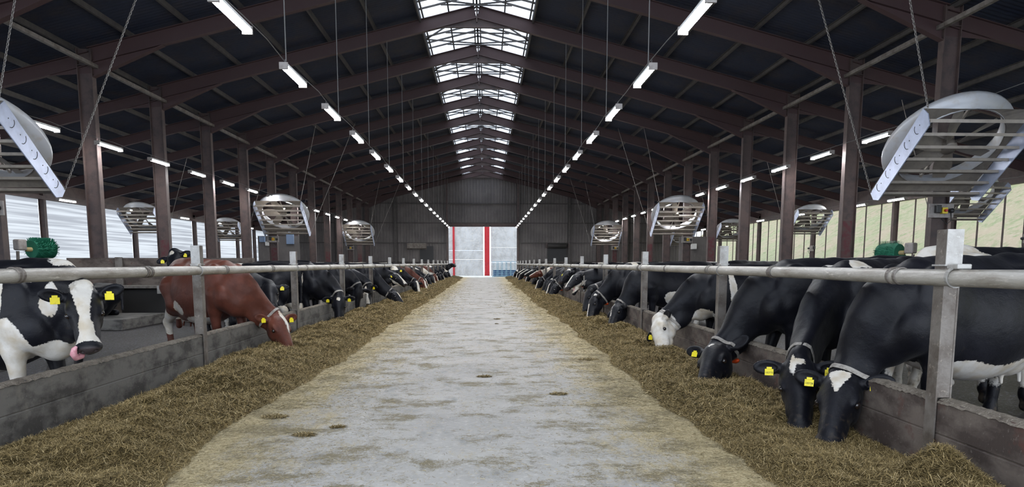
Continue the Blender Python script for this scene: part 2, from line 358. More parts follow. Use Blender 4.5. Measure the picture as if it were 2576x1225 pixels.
# skylight glazing bars and braces, one set per bay and side
for i, y in enumerate(FR[2:-1]):
    if y < 18: continue
    for s, nm in ((-1, 'left'), (1, 'right')):
        mb = MB(); x1 = RX+s*2.1; zt = RZ+ROOFT-.05
        for t in (.17, .33, .5, .67, .83): yy = y+4.6*t; mb.bar((RX, yy, zt), (x1, yy, zt-SL*2.1), .045, .06)
        for dd in (.12, 1.05, 2.0): x = RX+s*dd; mb.bar((x, y, zu(x)+ROOFT-.1), (x, y+4.6, zu(x)+ROOFT-.1), .05, .09)
        mb.bar((RX, y+.1, zt-.1), (x1, y+2.3, zt-SL*2.1-.1), .04, .05); mb.bar((x1, y+2.3, zt-SL*2.1-.1), (RX, y+4.5, zt-.1), .04, .05)
        for t in (.17, .5, .83): mb.bar((RX, y+4.6*t, zt-.36), (RX+s*1.3, y+4.6*t, zt-.36), .035, .05)
        mb.bar((RX, y, zt-.05), (RX, y+4.6, zt-.05), .06, .10)
        tag(mb.build('glazing_frame', 'purlin'), 'glazing bars under the %s skylight strip, %s bay from the camera' % (nm, ORD[i]), 'frame', 'skylight glazing frames, %s' % nm, 'structure')
# ---------------------------------------------------------------- end wall
DX0, DX1, DZ = -3.90, 3.27, 5.28
def ribwall(mb, x0, x1, zf0, zf1, y, pitch=.30, amp=.045):
    x = x0; P = []
    while x < x1-.001:
        for dx, h in ((0,0),(.62,0),(.70,1),(.92,1)):
            if x+dx*pitch < x1: P.append((x+dx*pitch, h*amp))
        x += pitch
    P.append((x1, 0)); V = []; F = []
    for x, h in P: V += [(x, y-h, zf0(x)), (x, y-h, zf1(x))]
    for i in range(len(P)-1): F.append((2*i, 2*i+2, 2*i+3, 2*i+1))
    return mb.add(V, F)
top = lambda x: zu(x)+ROOFT
mb = MB(); ribwall(mb, XWL, DX0, lambda x: ZY, top, YE); ribwall(mb, DX1, XWR, lambda x: ZY, top, YE); ribwall(mb, DX0, RX, lambda x: DZ, top, YE); ribwall(mb, RX, DX1, lambda x: DZ, top, YE)
ew = tag(mb.build('wall_back', 'cladding'), 'dark ribbed sheet end wall with a wide door opening', 'wall', kind='structure')
def trimset(name, lab, parts, m='purlin', n=[3]):
    mb = MB()
    for a, b in parts: mb.span(a, b)
    o = mb.build('trim_%d' % n[0], m); n[0] += 1; tag(o, lab, 'trim', kind='structure'); return o
for z in (1.55, 3.55, 5.6, 7.6):
    if z < DZ:
        trimset('', 'horizontal girt on the left part of the end wall, at %.1f metres' % z, [((XWL, YE-.18, z), (DX0, YE-.05, z+.10))]); trimset('', 'horizontal girt on the right part of the end wall, at %.1f metres' % z, [((DX1, YE-.18, z), (XWR, YE-.05, z+.10))])
    else:
        hw = (RZ+.3-z)/SL; trimset('', 'horizontal girt across the end wall above the door, at %.1f metres' % z, [((max(XWL, RX-hw), YE-.18, z), (min(XWR, RX+hw), YE-.05, z+.10))])
for x, l in ((DX0-.12, 'left'), (DX1+.12, 'right')):
    trimset('', 'steel jamb post on the %s of the end door' % l, [((x-.1, YE-.3, 0), (x+.1, YE-.05, zu(x)+.2))], 'steel')
trimset('', 'dark lintel rail over the end door opening', [((DX0-.2, YE-.26, DZ-.02), (DX1+.2, YE-.05, DZ+.32))], 'steel')
for x in (-9.4, -15.5, 8.8, 15.0): trimset('', 'steel post on the end wall %d metres %s of the door' % (abs(x)-3, 'left' if x < 0 else 'right'), [((x-.12, YE-.3, 0), (x+.12, YE-.05, zu(x)+.1))])
# side walls: parapet, sheeted windows between the posts
for s, nm, xw in ((-1, 'left', XWL), (1, 'right', XWR)):
    base = 1.0 if s < 0 else .6; zt = zu(xw)-.25
    tag(MB().span((xw-.1, -2, -.3), (xw+.1, YE, base)).build('wall_'+nm, 'kerb'), 'low concrete outer wall on the %s side' % nm, 'wall', kind='structure')
    trimset('', 'brown eaves rail above the %s side openings' % nm, [((xw-.08, -2, zt), (xw+.08, YE, zt+.9))], 'steel')
    trimset('', 'brown upper rail with roller below the %s eaves' % nm, [((xw-s*.35, -2, zt-.02), (xw-s*.25, YE, zt+.16))], 'steel')
    trimset('', 'narrow sill rail along the %s side openings' % nm, [((xw-.14, -2, base), (xw+.14, YE, base+.06))], 'steel')
    for i, y in enumerate(FR[2:-1]):
        mb = MB().add([(xw, y+.1, base+.06), (xw, y+4.5, base+.06), (xw, y+4.5, zt), (xw, y+.1, zt)], [(0,1,2,3)])
        o = mb.build('window_%d' % ((3 if s < 0 else 20)+i), 'curtain' if s < 0 else 'clear')
        tag(o, ('white translucent curtain opening in the left wall, %s bay from the camera' if s < 0 else 'clear sheeted opening onto the hillside in the right wall, %s bay from the camera') % ORD[i], 'window', 'openings of the %s wall' % nm, 'structure')
        if s > 0:
            f = MB()
            for yy in (y+1.55, y+3.1): f.box((xw-.02, yy, (base+zt)/2), (.05, .06, zt-base))
            f.build('window_frame', 'steel', o)
# outdoors: hillside on the right, building beyond the door
mb = MB(); V = []; F = []; NX, NY = 18, 40
for i in range(NX):
    for j in range(NY):
        x = XWR+1.2+i*1.6; V.append((x, -5+j*3, -.1+max(0, i-1)*.95+random.uniform(-.15,.15)))
for i in range(NX-1):
    for j in range(NY-1): a = i*NY+j; F.append((a, a+NY, a+NY+1, a+1))
tag(mb.add(V, F).build('terrain', 'grass', smooth=True), 'grassy hillside bank rising outside the right wall', 'hill', kind='structure')
tag(MB().span((XWL-18, -5, -.3), (XWL-.5, 110, -.05)).build('ground', 'yard'), 'pale ground outside the left wall', 'ground', kind='structure')
YB = 82
b = empty('neighbour_building', (0, YB, 0)); tag(b, 'pale concrete building with red posts beyond the open end door', 'building')
for k, (x0, x1) in enumerate(((-6.2, -.30), (.60, 6))):
    for j, (z0, z1) in enumerate(((0, 1.55), (1.57, 3.3), (3.32, 6.8)) if k else ((0, 1.9), (1.92, 2.95), (2.97, 6.8))):
        MB().span((x0, 0, z0), (x1, .3, z1)).build('wall_panel', 'conc_out', b)
for x in (-3.75, .15): MB().span((x-(.11 if x < 0 else .3), -.16, 0), (x+(.11 if x < 0 else .3), .1, 6.8)).build('post', 'red_out', b)
MB().span((-6.2, .35, 6.8), (6, 6, 7.0)).build('roof', 'conc_out', b)
# galvanised field gate standing in the doorway
def gate(x0, x1, y, lab):
    g = empty('field_gate', ((x0+x1)/2, y, 0)); tag(g, lab, 'gate'); hw = (x1-x0)/2
    f = MB(); f.tube([(-hw, 0, .12), (-hw, 0, 1.62), (hw, 0, 1.62), (hw, 0, .12)], .035, 8, closed=True); f.box((-hw, 0, .03), (.08,.3,.14)); f.box((hw, 0, .03), (.08,.3,.14)); f.build('frame', 'galv_blue', g, smooth=True)
    for k in range(6): MB().tube([(-hw, 0, .33+k*.21), (hw, 0, .33+k*.21)], .024, 6).build('bar', 'galv_blue', g)
    for t in (-.30, -.1, .1, .3): MB().box((hw*t*2, .03, .87), (.05, .02, 1.45)).build('brace', 'galv_blue', g)
    return g
M['galv_blue'] = mat('galvanised_gate', (.30,.50,.62), .4, .2); M['tarp'] = mat('dark_blue_sheet', (.05,.10,.22), .6, noise=[(4,(.25,.35,.5),.5,.7)])
gate(.70, 3.1, YE+.7, 'galvanised field gate with horizontal bars in the right of the doorway')
gate(.85, 3.2, YE+1.3, 'second galvanised field gate leaning close behind the first in the doorway')
tag(MB().span((.8, YE+2.2, 0), (3.3, YE+2.6, .75)).build('sheeted_stack', 'tarp', bevel=.05), 'low dark blue sheeted stack behind the field gates outside the door', 'stack')
# hoods and dark openings on the end wall
for x, l, c in ((-6.6, 'left', 'roof_hood'), (7.6, 'right', 'roof_hood')):
    d = MB().span((x-.3 if x < 0 else x-1.1, YE-.09, 1.62), (x+1.1 if x < 0 else x+.9, YE-.075, 3.25)).build('door_1' if x < 0 else 'door_2', 'dark')
    tag(d, 'dark hatch in the end wall %s of the big door' % l, 'door', kind='structure')
h = empty('wall_hood', (-7.2, YE-.4, 3.0)); tag(h, 'grey sheet metal hood over the dark hatch left of the end door', 'hood')
MB().span((-1.0, -.3, .0), (1.0, .3, .55)).build('cover', 'galv_dark', h, bevel=.02); MB().span((-1.0, .25, -.1), (1.0, .31, 0)).build('lip', 'galv_dark', h)
h = empty('roller', (7.5, YE-.35, 3.3)); tag(h, 'dark rolled curtain above the hatch right of the end door', 'roller')
MB().tube([(-1.0, 0, 0), (1.0, 0, 0)], .26, 16).build('curtain_roll', 'rubber', h, smooth=True)
for x in (-1.1, 1.25): MB().box((x, .08, .02), (.12, .3, .5)).build('bracket', 'steel', h)
# ================================================================ feed barriers
POSTS = {'left': [9.32+4.6*k for k in range(-2, 14)], 'right': [4.70+4.6*k for k in range(-1, 15)]}
for s, nm, xk in ((-1, 'left', KL), (1, 'right', KR)):
    cm = 'kerb' if s < 0 else 'kerb_r'; ht = .515
    ps = POSTS[nm]; th = .15; xm = xk+s*th/2
    # posts
    rail_x = xk-s*.045
    for i, y in enumerate(ps):
        mb = MB(); H = 1.70; pd = .10
        for xx in (xk-s*.012, xk+s*(pd-.012)): mb.span((xx-.006, y-.055, 0), (xx+.006, y+.055, H))
        mb.span((xk-s*.012, y-.005, 0), (xk+s*(pd-.012), y+.005, H)); mb.span((xk-s*.006, y-.052, ht+.02), (xk+s*(pd-.018), y-.044, H))
        p = mb.build('barrier_post', 'galv_dark')
        tag(p, 'galvanised barrier post on the %s kerb, %s from the camera' % (nm, ORD[max(0, i-(0 if y > 0 else 1)-(1 if nm == 'left' else 0))]), 'post', 'barrier posts on the %s kerb' % nm)
        c = MB(); c.span((xk-s*.03, y-.07, 1.45), (xk+s*.11, y+.07, 1.462)); c.build('cap_plate', 'galv', p); MB().box((xk-s*.02, y-.2, 1.448), (.10, .11, .035)).build('rail_clamp', 'galv', p, bevel=.008); MB().span((xk-s*.01, y-.2, 1.448), (xk+s*.02, y-.06, 1.456)).build('clamp_strap', 'galv', p)
        top_ = MB(); top_.span((xk-s*.02, y-.062, H-.24), (xk+s*(pd-.004), y-.056, H)); top_.build('cap_face', 'galv', p)
    # kerb panels
    for i in range(len(ps)-1):
        y0, y1 = ps[i]+.03, ps[i+1]-.03
        k = empty('kerb_panel', (xm, (y0+y1)/2, 0)); L = (y1-y0)/2
        tag(k, 'concrete feed kerb panel on the %s side, %s from the camera' % (nm, ORD[max(0, i-1)] if i else 'partly behind the camera'), 'kerb panel', 'feed kerb panels, %s' % nm)
        # body with a shallow construction joint along the aisle face
        xa = -s*th/2*.9; pr = [(xa, 0), (xa, ht*.52), (xa+s*.006, ht*.53), (xa+s*.006, ht*.545), (xa, ht*.555), (xa, ht-.02), (xa+s*.015, ht), (-xa-s*.015, ht), (-xa, ht-.02), (-xa, ZY), (-xa-s*.06, ZY), (-xa-s*.06, 0)]
        MB().prism(pr, -L, L).build('panel', cm, k)
        # crusted top: rough little slab
        n = 150; V = []; F = []
        for a in range(n+1):
            yy = -L+2*L*a/n
            for b_, tx in enumerate((-.5, -.25, 0, .25, .5)):
                e = 1-abs(tx)*1.6; V.append((tx*th*(.97+random.uniform(-.03,.03)), yy, ht+.006+(.006+random.uniform(0,.010))*e if abs(tx) < .5 else ht-.010+random.uniform(-.010,.004)))
        for a in range(n):
            for b_ in range(4): q = a*5+b_; F.append((q, q+1, q+6, q+5))
        MB().add(V, F).build('crusted_top', 'kerb_top', k, smooth=True)
    # neck rail: one continuous pipe with couplings and wire ties
    r = empty('neck_rail', (rail_x, 0, 1.375)); tag(r, 'long worn galvanised pipe rail along the %s feed kerb' % nm, 'rail')
    pts = []; y = -1.5
    while y < 71.5: pts.append((random.uniform(-.006,.006), y, random.uniform(-.004,.004))); y += 1.0
    MB().tube(pts, .057, 16).build('pipe', 'rail', r, smooth=True)
    y = (3.0 if s > 0 else 1.2); k = 0
    while y < 71:
        for dy in ((0, .09) if k % 2 else (0, .05)):
            MB().lathe([(.058,-.02),(.066,-.015),(.066,.015),(.058,.02)], 18, (0, y+dy, 0), Matrix.Rotation(PI/2, 3, 'X')).build('coupling', 'galv_dark', r, smooth=False)
        y += 2.3 if k % 2 else 2.1; k += 1
    for y in ps:
        if 0 < y < 30: MB().lathe([(.058,-.012),(.07,-.012),(.07,.012),(.058,.012)], 18, (0, y-.2, 0), Matrix.Rotation(PI/2, 3, 'X')).build('clamp_ring', 'galv', r)
# ================================================================ lamps
def lamp(L=1.35):
    t = empty('tube_lamp')
    MB().prism([(-.075, .02), (-.06, .075), (.06, .075), (.075, .02)], -L/2, L/2).build('housing', 'white', t)
    pr = [(.07*math.cos(a), .02-.06*math.sin(a)) for a in [PI*i/8 for i in range(9)]]
    MB().prism(pr, -L/2+.03, L/2-.03).build('diffuser', 'lamp', t, smooth=False)
    for q in (-1, 1): MB().prism([(-.078, -.045), (-.078, .078), (.078, .078), (.078, -.045)], q*L/2-.02, q*L/2+.02).build('end_cap', 'boxgrey', t)
    for q in (-.42, .42): MB().tube([(0, q*L, .07), (0, q*L, .16)], .008, 5).build('hook', 'wire', t); return t
base_lamp = lamp(); used = False
ROWS = [('left aisle row', -3.68, 5.06, [10.69+3.28*k for k in range(19)]), ('right aisle row', 3.08, 5.06, [10.47+3.28*k for k in range(19)]),
        ('row along the left columns', -11.62, 5.06, [19.1+3.28*k for k in range(16)]), ('row along the right columns', 11.25, 5.06, [20.0+3.28*k for k in range(16)]),
        ('row near the left wall', -19.8, 4.42, [34.0+6.4*k for k in range(6)]), ('row near the right wall', 19.3, 4.45, [32.3, 35.6, 42.3, 48.4, 54.8, 61.2])]
for rn, x, z, ys in ROWS:
    for k, y in enumerate(ys):
        if not used: o = base_lamp; used = True
        else: o = dup(base_lamp)
        o.location = (x, y, z-.02); tag(o, 'lit tube lamp in the %s, %s from the camera' % (rn, ORD[k]), 'lamp', 'tube lamps, ' + rn)
    c = MB(); y0 = ys[0]-9
    c.tube([(x+.03*math.sin(j*1.7), y0+(YE-1-y0)*j/60, z+.14+.02*math.sin(j*2.3)) for j in range(61)], .009, 5)
    tag(c.build('lamp_cable', 'wire'), 'grey supply cable strung above the lamps of the %s' % rn, 'cable')
for s, x, nm in ((-1, -3.68, 'left'), (1, 3.08, 'right')):
    for k, y in enumerate([13.47+4.6*j for j in range(13)]):
        o = MB().tube([(x, y, 5.18), (x, y, zu(x)+.05)], .011, 5).build('hanging_wire', 'wire')
        tag(o, 'thin vertical suspension wire over the %s aisle lamps, %s from the camera' % (nm, ORD[k]), 'wire', 'suspension wires, %s aisle row' % nm)
# ================================================================ ventilation fans
def chain_mesh(a, b, link=.075, r=.008):
    a, b = Vector(a), Vector(b); d = b-a; n = max(2, int(d.length/(link*.72))); mb = MB(); dn = d.normalized()
    s1 = dn.cross(Vector((0,1,0))).normalized(); s2 = dn.cross(s1)
    for i in range(n):
        c = a+d*((i+.5)/n); sd = s1 if i % 2 else s2; pts = []
        for q in range(8):
            t = 2*PI*q/8; pts.append(c+dn*math.cos(t)*link*.5+sd*math.sin(t)*link*.27)
        mb.tube(pts, r, 4, closed=True)
    return mb
def fan(W=2.5, LP=2.55, side=1, sc=1.0):
    """local frame: x across, origin at the middle of the side plates; plates run from high/near to low/far"""
    root = empty('ventilation_fan')
    ang = math.atan2(1.60, 2.0)      # fall of the plates
    R = Matrix.Rotation(-ang, 3, 'X')  # local y' along the plate (away and down), z' up out of it
    hw = W/2
    for q in (-1, 1):
        mb = MB(); prof = [(-LP/2, -.05), (-LP/2+.10, -.31), (LP/2-.16, -.31), (LP/2, -.14), (LP/2, .08), (-LP/2+.05, .16)]
        t = .012; A = [R @ Vector((q*hw-t, y, z)) for y, z in prof]; B = [R @ Vector((q*hw+t, y, z)) for y, z in prof]; n = len(prof)
        mb.add(A+B, [tuple(range(n)), tuple(range(2*n-1, n-1, -1))]+[(i, n+i, n+(i+1) % n, (i+1) % n) for i in range(n)])
        p = mb.build('side_plate', 'fan_plate', root)
        for k in range(5):
            sl = MB(); y0 = -LP/2+.42+k*.44; pts = [R @ Vector((q*(hw+.016), y0+.10*math.sin(a)*1.0, -.06+.12*math.cos(a))) for a in [PI*(.1+.8*j/6) for j in range(7)]]
            sl.tube(pts, .007, 4)
            sl.build('slot', 'dark', p); MB().ell(R @ Vector((q*(hw+.014), y0-.10, -.05)), (.006,.014,.014), 5).build('bolt', 'dark', p)
    # louvre blades, close to level
    for k in range(7):
        y0 = -LP/2+.12+k*.375; mb = MB(); c_ = R @ Vector((0, y0, -.13)); Rb = Matrix.Rotation(.12-.075*k, 3, 'X')
        mb.box(c_, (W-.03, .24, .010), Rb); mb.box(c_+Rb @ Vector((0, -.12, -.02)), (W-.03, .010, .065), Rb); mb.box(c_+Rb @ Vector((0, .12, .02)), (W-.03, .010, .04), Rb)
        mb.build('louvre_blade', 'fan', root)
    # orifice panel and bell-mouth ring
    mb = MB(); n = 40; r0 = hw*.90; V = []; F = []
    for k in range(n):
        a = 2*PI*k/n; c_, s_ = math.cos(a), math.sin(a); V.append(R @ Vector((r0*c_, r0*s_-.08, .20)))
        m_ = max(abs(c_), abs(s_)); V.append(R @ Vector((hw*c_/m_, min(LP/2, hw)*s_/m_, .14)))
    for k in range(n): k2 = (k+1) % n; F.append((2*k, 2*k2, 2*k2+1, 2*k+1))
    mb.add(V, F); mb.build('orifice_panel', 'fan', root)
    pr = []
    for j in range(9): a = PI*j/8; pr.append((r0+.13-.13*math.cos(a), .42+.14*math.sin(a)))
    pr = [(r0, .18), (r0, .30)]+pr+[(r0+.26, .36), (r0+.10, .30), (r0+.02, .18)]
    MB().lathe(pr, 48, R @ Vector((0,-.08,.0)), R).build('inlet_ring', 'fan_white', root, smooth=True)
    # rotor, hub, motor and cross frame
    hub = MB().lathe([(0,-.02),(.16,-.02),(.18,.03),(.18,.14),(.12,.2),(0,.2)], 20, R @ Vector((0,-.08,.18)), R).build('hub', 'fan', root, smooth=True)
    for k in range(6):
        a0 = 2*PI*k/6+.2; V = []
        for j in range(6):
            r = .15+(r0*.93-.15)*j/5; tw = .75-.45*j/5; wv = .13+.06*math.sin(PI*j/5)
            for q in (-1, 1): V.append(R @ Vector((r*math.cos(a0)-q*wv*math.sin(a0)*math.cos(tw), r*math.sin(a0)+q*wv*math.cos(a0)*math.cos(tw), .30+q*wv*math.sin(tw)))+R @ Vector((0,-.08,-.04)))
        F = [(2*j, 2*j+1, 2*j+3, 2*j+2) for j in range(5)]; V2 = [v+R @ Vector((0,0,.006)) for v in V]
        MB().add(V, F).add(V2, [f[::-1] for f in F]).build('rotor_blade', 'fan', root, smooth=True)
    MB().bar(R @ Vector((-hw, .12, .42)), R @ Vector((hw, .12, .42)), .05, .05, R @ Vector((0,0,1))).bar(R @ Vector((0, -r0, .42)), R @ Vector((0, r0, .42)), .05, .05, R @ Vector((0,0,1))).build('support_bar', 'fan', root)
    MB().lathe([(0,0),(.14,0),(.14,.24),(.1,.27),(0,.27)], 16, R @ Vector((.0,.0,.44)), R).build('motor', 'boxgrey', root, smooth=True)
    root.scale = (sc, sc, sc); return root
f0 = fan()
FANS = []
for k, (yy, z) in enumerate(((16.1, 3.93), (39.4, 3.93), (62.3, 3.93))):
    for s, nm, x in ((-1, 'left', -11.25), (1, 'right', 10.82)):
        o = f0 if not FANS else dup(f0); FANS.append(o); o.location = (x, yy, z); o.scale = (1,1,1)
        tag(o, ('large louvred fan with white inlet ring by the %s columns, %s' % (nm, ('nearest','middle of three','farthest')[k])), 'fan', 'large fans in the %s column row' % nm)
        c1 = Vector((x-s*1.25, yy-1.02, z+.85)); c2 = Vector((x-s*1.25, yy+1.02, z-.75)); a1 = Vector((x-s*2.2, yy-.9, 0)); a2 = Vector((x-s*3.9, yy+1.2, 0))
        if s > 0: a2.x = x-s*3.2
        a1.z = zu(a1.x)+.45; a2.z = zu(a2.x)+.45
        a1.z += .12; a2.z += .12
        for j, (a, b) in enumerate(((c1, a1), (c2, a2))):
            m_ = chain_mesh(a, b) if k == 0 else MB().tube([a, b], .016, 5)
            tag(m_.build('suspension_chain', 'chain'), 'steel chain from the %s of the %s %s fan up to the roof' % (('top','foot')[j], ('nearest','middle','farthest')[k], nm), 'chain')
        if k == 0:
            e = c1+Vector((s*2.5, 0, 0)); m_ = chain_mesh(e, Vector((e.x+s*.3, e.y, zu(e.x)+.4)))
            tag(m_.build('suspension_chain', 'chain'), 'steel chain at the outer top corner of the nearest %s fan' % nm, 'chain')
        # fixing brackets back to the column
        xc = XCL if s < 0 else XCR; b = MB(); yc = min(FR, key=lambda q: abs(q-(yy+2.0)))
for k, (yy, sides) in enumerate(((24.4, 'r'), (36.7, 'lr'), (48.6, 'lr'), (60.6, 'lr'))):
    for s, nm, x in ((-1, 'left', -17.6), (1, 'right', 17.2)):
        if nm[0] not in sides: continue
        o = dup(f0); o.location = (x, yy, 3.62); o.scale = (.72,.72,.72)
        tag(o, 'smaller louvred fan over the %s stalls near the outer wall, %s from the camera' % (nm, ORD[k if s > 0 else k-1]), 'fan', 'smaller fans over the %s stalls' % nm)
        a = Vector((x-s*.9, yy+.69, 3.07)); b = Vector((x-s*2.2, yy+.8, zu(x-s*2.2)+.60))
        tag(MB().tube([a, b], .014, 5).build('suspension_wire', 'chain'), 'wire holding the smaller fan on the %s, %s from the camera' % (nm, ORD[k if s > 0 else k-1]), 'wire')
# switch boxes
def switchbox(loc, s, lab, wide=.66, knob=True):
    t = empty('switch_box', loc); tag(t, lab, 'switch box')
    MB().box((0, 0, 0), (wide, .05, .36)).build('back_plate', 'boxgrey', t, bevel=.008)
    MB().box((-s*.14, -.09, .04), (.13, .12, .20)).build('breaker', 'dark', t, bevel=.015)
    if knob:
        y = MB().box((s*.03, -.08, .0), (.15, .10, .16)).build('yellow_switch', 'yellow', t, bevel=.01)
        MB().lathe([(0,0),(.035,0),(.035,.05),(0,.05)], 12, (s*.03, -.14, 0), Matrix.Rotation(PI/2, 3, 'X')).build('knob', 'red_knob', y)
    MB().lathe([(0,0),(.06,0),(.06,.09),(.03,.12),(0,.12)], 14, (s*.23, -.03, 0), Matrix.Rotation(PI/2, 3, 'X')).build('socket', 'dark', t, smooth=True)
    MB().tube([(s*.23, -.06, -.05), (s*.24, -.08, -.25), (s*.15, -.04, -.35), (s*.02, .0, -.2)], .012, 6).build('cable', 'dark', t, smooth=True)
    return t
for k, y in enumerate((18.07, 41.07, 64.07)):
    for s, nm, xc in ((-1, 'left', XCL), (1, 'right', XCR)):
        switchbox((xc+s*.2, y-.15, 2.83 if k == 0 else 2.85), 1, 'fan switch box with a yellow isolator on the %s column beneath the %s fan' % (nm, ('nearest','middle','farthest')[k]), .66)
for s, xw, ys in ((-1, XWL, (41.07, 50.27)), (1, XWR, (27.27, 36.47, 45.67))):
    for y in ys: switchbox((xw-s*.28, y-.125, 2.45), -1, 'small socket box on the %s wall post, %s of the boxes there' % ('left' if s < 0 else 'right', ORD[ys.index(y)]), .28, False)
def cabinet(loc, d, m, lab):
    t = empty('cabinet', loc); tag(t, lab, 'electrical cabinet'); MB().box((0,0,0), d).build('body', m, t, bevel=.01)
    MB().box((0, -d[1]/2-.006, 0), (d[0]*.9, .012, d[2]*.92)).build('door', m, t); return t
cb = cabinet(at(730, 602, 45.16), (.45, .2, .62), 'boxblue', 'blue grey electrical cabinet on a panel near the left columns')
cb = cabinet(at(675, 613, 45.18), (.36, .16, .26), 'white', 'small white control box beside the blue grey cabinet on the left')
cb = cabinet(at(660, 602, 45.18), (.36, .16, .36), 'boxblue', 'small pale blue box left of the white control box')
cb = cabinet(at(1745, 620, 45.18), (.36, .16, .36), 'white', 'white control box with dark dials near the right columns')
p = at(700, 610, 45.2); tag(MB().box((p.x, 45.3, 1.525), (2.6, .08, 3.35)).build('partition_board', 'cladding'), 'brown board partition carrying the electrical boxes on the left', 'partition')
p = at(1740, 610, 45.2); tag(MB().box((p.x+.4, 45.3, 1.525), (2.4, .08, 3.35)).build('partition_board', 'cladding'), 'brown board partition carrying the white control box on the right', 'partition')
for k, y in enumerate((45.2,)):
    pass
# ================================================================ cross wall, trough and stalls (left)
YX = 20.4
tag(MB().span((-12.0, YX, ZY), (-6.75, YX+.2, 1.62)).build('partition_wall', 'kerb_r'), 'brown concrete cross wall behind the left yard with a post in it', 'partition')
tag(MB().span((-10.62, YX-.05, ZY), (-10.42, YX-.001, 1.64)).build('wall_post', 'galv_dark'), 'grey steel post standing in the left cross wall', 'post')
tr = empty('water_trough', (-9.35, YX-.45, ZY)); tag(tr, 'dark water trough with a galvanised rim below the left cross wall', 'trough')
MB().span((-1.0, -.35, 0), (1.9, .44, .16)).build('plinth', 'kerb', tr)
MB().span((-.95, -.05, .16), (1.85, .42, .95)).build('tank', 'rubber', tr)
MB().span((-1.0, -.38, .93), (1.9, .44, 1.0)).build('rim', 'galv_dark', tr); MB().span((.25, -.42, .78), (.42, -.36, 1.0)).build('bracket', 'galv', tr)
MB().span((-1.0, -.38, .16), (-.93, .44, .93)).build('leg', 'galv_dark', tr)
k = tag(MB().span((-11.6, 17.0, ZY), (-8.8, 19.3, .12)).build('stall_curb', 'kerb', bevel=.02), 'low concrete lying curb in the left yard', 'curb')
def brush(loc, lab, s):
    t = empty('cow_brush', loc); tag(t, lab, 'brush')
    Ry = Matrix.Rotation(PI/2, 3, 'Y')
    mb = MB().lathe([(.05,-.3),(.24,-.3),(.27,-.2),(.275,0),(.27,.2),(.24,.3),(.05,.3)], 30, (0,0,0), Ry)
    V = np.zeros((1600,4,3)); a = rng.uniform(0, 2*PI, 1600); x = rng.uniform(-.3,.3,1600)
    d = np.stack([np.zeros(1600), np.cos(a), np.sin(a)], 1); c = np.stack([x, np.zeros(1600), np.zeros(1600)], 1); tn = np.stack([np.full(1600,.006), -np.sin(a)*.006, np.cos(a)*.006], 1)
    V[:,0] = c+d*.2-tn; V[:,1] = c+d*.2+tn; V[:,2] = c+d*.34+tn*.5; V[:,3] = c+d*.34-tn*.5
    mb.add(V.reshape(-1,3).tolist(), [(4*i,4*i+1,4*i+2,4*i+3) for i in range(1600)]); mb.build('bristles', 'brush', t)
    MB().tube([(-.45,0,0),(.45,0,0)], .06, 12).build('core', 'brass', t, smooth=True)
    MB().box((s*-.62, .0, .12), (.26,.22,.3)).build('motor', 'boxgrey', t, bevel=.04); MB().tube([(-.7*s,0,-.05),(-.7*s,.1,-1.97)], .04, 8).build('post', 'galv_dark', t)
    return t
brush(at(104, 628, 20.2), 'green rotating cow brush behind the black backs on the left', 1).rotation_euler = (0, 0, 1.25)
brush(at(2238, 636, 19.4), 'green rotating cow brush with a motor beside the right column', -1).rotation_euler = (0, 0, -1.15)
# stall dividers
def divider():
    t = MB().tube([(0, 0, 0), (0, 0, 1.15), (.12, 0, 1.32), (.35, 0, 1.38), (1.55, 0, 1.30), (1.85, 0, 1.16), (1.95, 0, .95), (1.80, 0, .72), (1.3, 0, .60), (.3, 0, .55), (0, 0, .50)], .032, 8)
    return t.build('stall_divider', 'galv', smooth=True)
dv = divider(); first = True
for s, nm, x0, y0, n in ((-1, 'left', -9.6, 21.6, 36), (1, 'right', 9.3, 18.0, 38)):
    for row in range(2):
        for k in range(n):
            o = dv if first else dv.copy()
            if not first: COL.objects.link(o)
            first = False
            o.location = (x0+s*row*5.4, y0+k*1.2, .12); o.rotation_euler = (0, random.uniform(-.03,.03), (PI if s < 0 else 0)+(PI if row else 0)+random.uniform(-.04,.04))
            tag(o, 'curved galvanised stall divider in the %s %s stall row' % (('inner','outer')[row], nm), 'stall divider', '%s %s stall dividers' % (('inner','outer')[row], nm))
    tag(MB().span((x0-(.0 if s > 0 else 5.4), y0-.6, ZY), (x0+(5.4 if s > 0 else 0), y0+n*1.2, .12)).build('stall_base', 'kerb'), 'raised concrete stall bed on the %s side' % nm, 'stall bed', kind='structure')
    tag(MB().tube([(x0+s*1.0, y0-.8, 1.42), (x0+s*1.0, y0+n*1.2, 1.42)], .03, 8).build('stall_rail', 'galv'), 'long galvanised tube across the %s inner stalls' % nm, 'rail')
